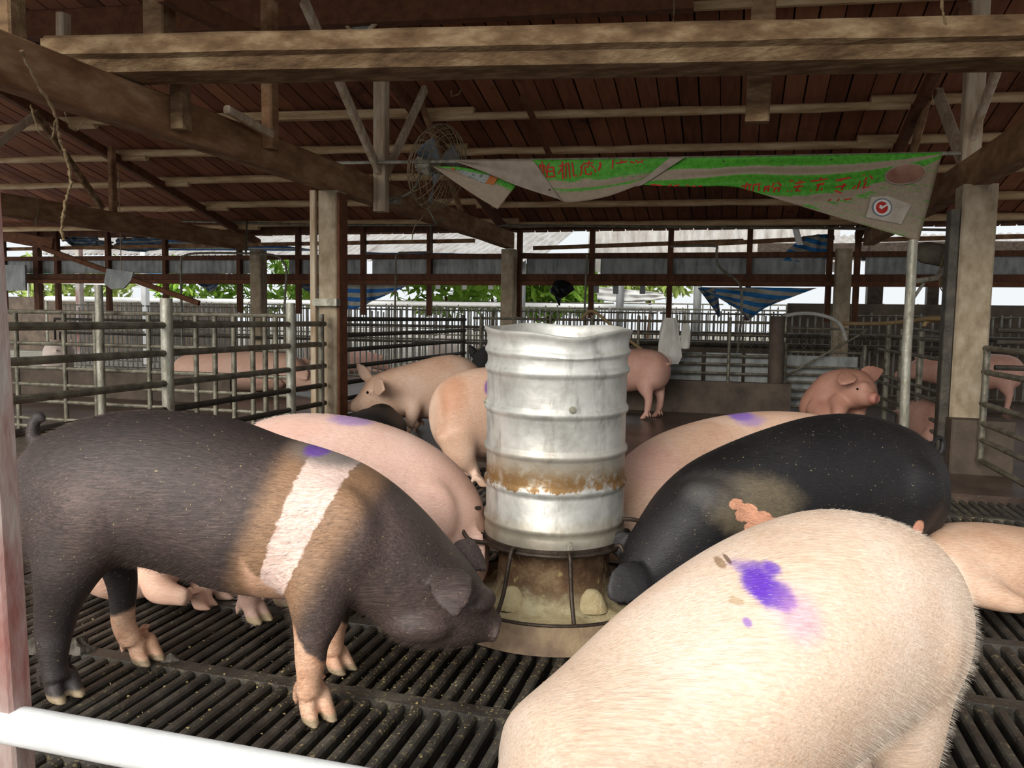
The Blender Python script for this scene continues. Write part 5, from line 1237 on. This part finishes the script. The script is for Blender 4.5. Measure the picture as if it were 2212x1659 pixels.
mk = [(surf(p, 1635, 1095), (.16, .2, .10), (108, 96, 76), .85, .35, .6), (surf(p, 1555, 1062), (.10, .2, .05), (84, 80, 76), .55, .55, .8), (surf(p, 1350, 1275), (.09, .12, .08), (58, 56, 56), .7, .4, .4),
      (surf(p, 1592, 1090), (.028, .1, .017), (222, 160, 128), 1, .06, .7), (surf(p, 1612, 1108), (.045, .1, .030), (222, 160, 128), 1, .06, .7), (surf(p, 1642, 1122), (.048, .1, .028), (222, 160, 128), 1, .06, .7), (surf(p, 1668, 1128), (.036, .1, .016), (222, 160, 128), 1, .06, .7), (surf(p, 1632, 1138), (.045, .1, .022), (222, 160, 128), 1, .06, .7), (surf(p, 1985, 1142), (.022, .1, .03), (224, 160, 132), .95, .15, .5)]
o1 = p.done('pig', 'black pig with a tan patch and small pink spot on its flank, beside the feeder', pigmat('black_pig_skin', BLACK, mk, .5, (8, 80, 70), hoof=None, speck=(150, 136, 96), rough=.48), .008)
bristles(o1, 22000, .016, (40, 37, 37), .3, 3, 1)

# ---- tan-pink pig behind the black one
p = Pig(PZ(1560, 1150), YAW)
p.px([(1850, 935, 1850, 985, 4.15, .06), (1820, 910, 1822, 1040, 4.12, .15), (1750, 892, 1752, 1070, 4.02, .2), (1660, 887, 1664, 1085, 3.9, .215), (1570, 896, 1578, 1100, 3.78, .215), (1490, 916, 1505, 1115, 3.65, .215), (1425, 944, 1450, 1135, 3.53, .205),
      (1375, 984, 1410, 1160, 3.43, .19), (1342, 1035, 1380, 1185, 3.37, .165), (1318, 1085, 1350, 1205, 3.33, .135), (1302, 1125, 1325, 1212, 3.3, .095), (1295, 1155, 1310, 1210, 3.28, .06), (1292, 1168, 1304, 1208, 3.27, .052)])
p.leg([hl(1430, 1090, 3.4, .12, .09), hl(1425, 1150, 3.38, .07, .06), (PD(1420, 1190, 3.38), .045, .04), (PZ(1410, 1258), 0, 0)], LV)
p.leg([hl(1450, 1080, 3.7, .12, .09), hl(1450, 1140, 3.7, .06, .055), (PD(1450, 1165, 3.72), .04, .04), (PZ(1445, 1205), 0, 0)], LV)
p.leg([hl(1770, 1030, 3.95, .14, .09), hl(1775, 1090, 3.95, .07, .055), (PD(1785, 1120, 3.95), .04, .04), (PZ(1780, 1172), 0, 0)], LV)
p.leg([hl(1790, 1020, 4.2, .14, .09), hl(1795, 1080, 4.2, .07, .055), (PD(1800, 1105, 4.2), .04, .04), (PZ(1795, 1145), 0, 0)], LV)
Lp = lambda q, P=p: Matrix.Rotation(-YAW, 3, 'Z') @ (V(q)-P.loc)
p.done('pig', 'tan-pink pig between the feeder and the black pig, purple streak on its back', pigmat('tan_pink_skin', WARM, [(surf(p, 1598, 897), (.06, .25, .018), (120, 84, 196), .8, .4, .8), (surf(p, 1622, 908), (.07, .25, .022), (150, 118, 196), .6, .5, .8), (surf(p, 1400, 1000), (.13, .3, .09), (206, 160, 150), .5, .5, .4)], .3, hoof=None), .01)

# ---- pig whose rump shows behind the barrel
p = Pig(PZ(1010, 1035), YAW)
p.px([(935, 868, 936, 930, 5.25, .08), (948, 832, 950, 965, 5.27, .16), (978, 808, 980, 985, 5.3, .21), (1030, 794, 1034, 990, 5.38, .225), (1090, 790, 1094, 990, 5.5, .225), (1150, 790, 1155, 985, 5.62, .22), (1205, 800, 1210, 980, 5.75, .2), (1245, 815, 1250, 970, 5.85, .17), (1275, 835, 1280, 960, 5.92, .13), (1300, 860, 1303, 945, 5.97, .08), (1315, 880, 1318, 930, 6.0, .05)])
p.leg([hl(985, 930, 5.2, .15, .11), hl(1000, 985, 5.2, .10, .08), hl(1018, 1010, 5.22, .05, .045), hl(1030, 1030, 5.25, .036, .035), (PZ(1035, 1052), 0, 0)], RV)
p.leg([hl(985, 930, 5.48, .13, .1), hl(995, 985, 5.5, .08, .06), hl(1000, 1005, 5.5, .04, .04), (PZ(1005, 1028), 0, 0)], RV)
p.leg([hl(1180, 930, 5.6, .11, .08), hl(1180, 980, 5.6, .06, .05), (PZ(1185, 1030), 0, 0)], RV)
p.leg([hl(1190, 930, 5.85, .11, .08), hl(1190, 980, 5.85, .06, .05), (PZ(1195, 1012), 0, 0)], RV)
Lp = lambda q, P=p: Matrix.Rotation(-YAW, 3, 'Z') @ (V(q)-P.loc)
p.done('pig', 'pink pig whose round rump shows half behind the steel barrel', pigmat('rump_pink_skin', WARM, [(surf(p, 975, 850), (.10, .2, .14), (176, 112, 72), .55, .5, .6), (surf(p, 1056, 838), (.03, .2, .05), (110, 60, 150), .8, .3, .6)], .3, hoof=None), .012)

# ---- sniffing pig by the railing
p = Pig(PZ(900, 930), YAW); dd = -.2
q8 = [(1047, 812, 1047, 860, 7.5, .07), (1024, 783, 1024, 890, 7.45, .16), (985, 765, 985, 902, 7.4, .2), (935, 770, 933, 905, 7.35, .205), (890, 783, 884, 903, 7.3, .195), (858, 791, 850, 900, 7.27, .18), (830, 800, 826, 898, 7.24, .155), (806, 812, 806, 895, 7.2, .13), (788, 829, 791, 893, 7.18, .105), (774, 849, 778, 893, 7.16, .078), (763, 861, 767, 892, 7.15, .056), (755, 866, 758, 889, 7.14, .05), (750, 867, 752, 890, 7.14, .058), (746, 869, 748, 890, 7.14, .055)]
p.px([(a, b_, c, d, e+dd, f) for a, b_, c, d, e, f in q8], 4, F0.copy())
p.relax = 150; p.leg([hl(897, 845, 7.02, .10, .07), hl(893, 885, 6.93, .075, .065), hl(888, 908, 6.9, .05, .045), hl(886, 920, 6.92, .04, .038), (PZ(886, 938), 0, 0)], LV)
p.leg([hl(900, 850, 7.2, .11, .09), hl(905, 890, 7.2, .06, .06), (PZ(905, 926), 0, 0)], LV)
p.leg([hl(1015, 840, 7.08, .12, .08), hl(1018, 885, 6.98, .08, .06), (PZ(1020, 938), 0, 0)], LV)
p.leg([hl(1025, 840, 7.25, .14, .1), hl(1028, 885, 7.25, .07, .06), (PZ(1030, 922), 0, 0)], LV)
p.ear(PD(798, 822, 6.98), PD(770, 783, 7.0), PD(795, 795, 7)-PD(775, 805, 7), .055, .010, V((0, 0, .0)))
p.ear(PD(810, 832, 6.88), PD(831, 842, 6.62), PD(820, 812, 6.8)-PD(812, 850, 6.8), .085, .011)
p.eyes = [(PD(794, 848, 6.818), .013)]; p.keep.append((PD(752, 880, 6.94), .10))
p.done('pig', 'pink pig with pricked ears sniffing at the railing by the column', pigmat('sniffing_pig_skin', WARM, [], .3, hoof=None), .011)

def std_pig(x, y, heading, s, mat, label, voxel=.014, pitch=.2, yawh=0, group=None, lie=False, tailup=True, ears='up', z0=0.0, name='pig', hz=1.0):
    """a standing or lying pig built from its joints, at (x, y), facing heading (radians)"""
    P = Pig((x, y, z0), heading)
    fx = V((math.cos(heading), math.sin(heading), 0)); lt = V((-fx.y, fx.x, 0)); up = V((0, 0, 1))
    T = lambda a, b_, c: V((x, y, z0))+(fx*a+lt*b_)*s+up*c*s*hz
    drop = .27 if lie else 0
    st = [(-.61, .60, .50, .06), (-.57, .69, .37, .15), (-.47, .755, .31, .195), (-.30, .775, .30, .21), (-.1, .765, .27, .215), (.12, .75, .27, .21), (.28, .74, .29, .205), (.40, .715, .32, .18)]
    B = [(T(a, 0, (t+b_)/2-drop), up*(t-b_)/2*s*hz, w*s*(1.15 if lie else 1)) for a, t, b_, w in st]
    ph = pitch; hd = fx*math.cos(ph)*math.cos(yawh)+lt*math.cos(ph)*math.sin(yawh)-up*math.sin(ph); hu = (up-hd*up.dot(hd)).normalized()
    N = T(.42, 0, .52-drop)
    hs = [(.10, .02, .185, .15), (.19, .025, .165, .135), (.27, .015, .135, .118), (.34, 0, .10, .092), (.41, -.02, .072, .066), (.47, -.035, .058, .056), (.51, -.045, .054, .054), (.53, -.047, .05, .05)]
    B += [(N+(hd*d+hu*zz)*s, hu*rv*s, rw*s) for d, zz, rv, rw in hs]
    P.body(B)
    e = N+(hd*.20+hu*.13)*s; hl_ = hu.cross(hd)
    for q in (-1, 1):
        b0 = e+hl_*.085*s*q; tip = b0+(hu*(.13 if ears == 'up' else -.02)+hl_*.07*q+hd*(.03 if ears == 'up' else .13))*s
        P.ear(b0-hu*.02*s, tip, hl_+hd*.4*q, .055*s, .010*s)
        P.eyes.append((N+(hd*.31+hu*.055)*s+hl_*.096*s*q, .012*s))
    if not lie:
        for q in (-1, 1):
            P.leg([(T(.31, .10*q, .46), .12*s, .085*s), (T(.31, .13*q, .33), .075*s, .065*s), (T(.33, .135*q, .2), .048*s, .045*s), (T(.325, .135*q, .09), .037*s, .036*s), (T(.34, .135*q, 0), 0, 0)], fx, hs=s)
            P.leg([(T(-.44, .09*q, .52), .155*s, .10*s), (T(-.41, .125*q, .38), .115*s, .085*s), (T(-.46, .13*q, .24), .05*s, .046*s), (T(-.45, .13*q, .10), .038*s, .036*s), (T(-.43, .13*q, 0), 0, 0)], fx, hs=s)
    else:
        for q in (-1, 1):
            P.leg([(T(.28, .14*q, .14), .10*s, .08*s), (T(.40, .19*q, .07), .055*s, .05*s), (T(.55, .18*q, .045), .04*s, .036*s), (T(.66, .17*q, .03), .04*s, .03*s)], fx, hoof=False)
            P.leg([(T(-.38, .17*q, .16), .15*s, .10*s), (T(-.28, .24*q, .08), .07*s, .06*s), (T(-.15, .25*q, .05), .04*s, .036*s), (T(-.04, .24*q, .04), .036*s, .03*s)], fx, hoof=False)
    P.tail([T(-.59, 0, .62-drop), T(-.64, 0, .62-drop), T(-.66, .03, .66-drop), T(-.64, .04, .69-drop), T(-.63, .01, .68-drop)] if tailup else [T(-.59, 0, .62-drop), T(-.64, 0, .58-drop), T(-.65, .01, .50-drop)], .016*s, .008*s)
    return P.done(name, label, mat, voxel, group)
mp = pigmat('rosy_pig_skin', ((176, 128, 110), (200, 154, 136), (218, 180, 164)), (), .3, hoof=None)
mb_ = pigmat('dark_pig_skin', ((20, 18, 18), (32, 29, 28), (46, 42, 40)), (), .4, hoof=None)
mw = pigmat('whitish_pig_skin', ((210, 186, 172), (228, 210, 198), (240, 228, 220)), (), .2, hoof=None)
g = PZ(1388, 900)
std_pig(g.x-.28, g.y+.05, PI/2+1.15, 1.0, mp, 'rosy pig standing with its curly tail turned, in front of the far rail', .012, .1)
g = PZ(1092, 912)
std_pig(g.x-.1, g.y, PI/2+.5, 1.08, mb_, 'black pig just peeping out behind the rim of the steel barrel', .016, .2)
g = PZ(806, 990)
std_pig(g.x, g.y, PI/2+.32, 1.0, mb_, 'black pig lying beneath the snout of the sniffing pig', .016, .25, lie=True, ears='flop', hz=.78)
# lying sow
p = Pig(PZ(520, 842), YAW); p.soft = (.02, .08)
q11 = [(373, 795, 373, 832, 10.9, .10), (388, 772, 386, 838, 10.9, .22), (430, 759, 428, 840, 10.9, .29), (500, 755, 500, 841, 10.9, .31), (570, 756, 570, 841, 10.9, .31), (622, 762, 622, 841, 10.85, .28), (645, 774, 645, 840, 10.8, .22), (660, 790, 662, 839, 10.75, .16), (674, 806, 674, 838, 10.7, .1), (684, 818, 684, 837, 10.68, .065), (688, 821, 688, 836, 10.68, .06)]
p.px([(a, b_, c, d+7, e, f) for a, b_, c, d, e, f in q11], 4, F0.copy())
p.ear(PD(648, 796, 10.62), PD(664, 822, 10.55), R0, .09); p.ear(PD(652, 785, 10.9), PD(672, 780, 10.95), V((0, 0, 1)), .08)
p.leg([hl(600, 828, 10.6, .13, .09), hl(575, 836, 10.45, .07, .06), hl(540, 840, 10.4, .05, .045)], RV, hoof=False)
p.done('pig', 'sow lying flat behind the bars of the side pen', pigmat('sow_skin', ((198, 150, 128), (218, 176, 154), (230, 196, 176)), [], .2, hoof=None), .018)
g = PZ(668, 815); std_pig(g.x+.1, g.y+1.3, .6, .9, mp, 'pink pig half hidden beyond the head of the lying sow', .02, .3, lie=True)
g = PD(128, 770, 11.2); std_pig(g.x, g.y, 2.3, .9, mw, 'whitish pig standing beyond the low dark wall of the side pen', .02, .1)
# sitting pig by the gate railing
p = Pig(PZ(1810, 915), YAW); p.relax = 40
p.px([(1740, 872, 1742, 898, 7.25, .10), (1752, 838, 1756, 908, 7.2, .2), (1778, 808, 1786, 912, 7.12, .225), (1808, 797, 1820, 905, 7.02, .21), (1834, 796, 1840, 886, 6.92, .185), (1852, 800, 1854, 884, 6.83, .165), (1866, 812, 1864, 881, 6.76, .135), (1876, 828, 1873, 879, 6.70, .10), (1883, 842, 1880, 877, 6.66, .072), (1889, 848, 1885, 874, 6.63, .062), (1893, 848, 1889, 874, 6.61, .068), (1897, 850, 1893, 872, 6.60, .06)])
p.ear(PD(1832, 806, 6.75), PD(1816, 832, 6.62), R0-F0*.3, .085, .012, -F0*.03); p.ear(PD(1862, 808, 6.95), PD(1909, 800, 6.98), V((0, 0, 1))+R0*.2, .085, .012, V((0, 0, -.02)))
p.keep.append((PD(1891, 861, 6.62), .10)); p.blob(PD(1866, 832, 6.70), (.05, .05, .035))
p.leg([hl(1815, 868, 6.85, .10, .085), hl(1812, 892, 6.75, .06, .055), hl(1808, 925, 6.75, .042, .04), (PZ(1806, 966), 0, 0)], RV)
p.leg([hl(1850, 870, 6.98, .10, .08), hl(1855, 895, 6.95, .06, .055), hl(1855, 920, 6.95, .042, .04), (PZ(1856, 958), 0, 0)], RV)
p.leg([hl(1775, 880, 7.0, .15, .12), hl(1790, 905, 6.85, .09, .07), hl(1785, 928, 6.85, .05, .045), (PZ(1800, 952), 0, 0)], RV)
p.eyes = [(PD(1852, 840, 6.672), .010)]
p.done('pig', 'rosy pig sitting up on its haunches near the pen gate', pigmat('sitting_pig_skin', ((150, 104, 86), (176, 128, 108), (194, 150, 130)), [((PD(1895, 861, 6.6)-PZ(1810, 915)) @ Matrix.Rotation(YAW, 3, 'Z'), (.07, .07, .06), (206, 130, 116), .7, .4, .4)], .35, hoof=None), .011)
g = PD(2000, 900, 7.2); std_pig(g.x+.1, g.y+.1, PI/2+.2, .85, mp, 'reddish pig lying behind the railing next to the near column', .018, .3, lie=True, ears='flop')
g = PZ(2030, 905); std_pig(g.x+.6, g.y+1.2, PI*.9, .95, mp, 'pink pig standing in the neighbouring pen behind the near column', .02, .1)
# pig lying at the picture edge
p = Pig(PZ(2150, 1300), YAW); p.soft = (.02, .08)
p.px([(1996, 1195, 1996, 1245, 2.95, .06), (2018, 1155, 2020, 1275, 2.97, .14), (2055, 1136, 2060, 1298, 3.03, .19), (2130, 1132, 2135, 1306, 3.06, .205), (2220, 1142, 2225, 1312, 3.1, .205), (2310, 1158, 2315, 1318, 3.12, .19), (2390, 1180, 2392, 1318, 3.14, .15), (2440, 1215, 2442, 1316, 3.15, .09), (2465, 1240, 2466, 1310, 3.15, .06)], 4, F0.copy())
p.leg([hl(2080, 1250, 2.9, .13, .09), hl(2150, 1290, 2.82, .06, .05), hl(2220, 1312, 2.8, .036, .033)], RV, hoof=False)
p.done('pig', 'pink pig lying behind the rump of the cream pig', pigmat('edge_pig_skin', ((190, 146, 116), (214, 176, 148), (228, 198, 176)), [], .4, (9, 70, 70), hoof=None), .010)
for i, (x, y, hd_, lab) in enumerate(((-7.3, 13.4, PI/2, 'pale pig in the far crates, farthest from the feeder'), (-5.0, 13.5, PI/2+.2, 'pale pig in the far crates beyond the railed pen column'), (-3.9, 13.3, PI/2-.2, 'pale pig in the far crates above the sniffing pig'), (-1.0, 13.6, PI/2, 'pale pig in the far crates behind the standing pig'))):
    if i == 0: src = std_pig(x, y, hd_, 1.0, mw, lab, .022, .3, group='pale pigs in the far crates'); first_kids = list(src.children)
    else:
        o = src.copy(); col.objects.link(o); o.location = (x, y, 0); o.rotation_euler.z = hd_; o['label'] = lab
        for ch in first_kids:
            c2_ = ch.copy(); col.objects.link(c2_); c2_.parent = o
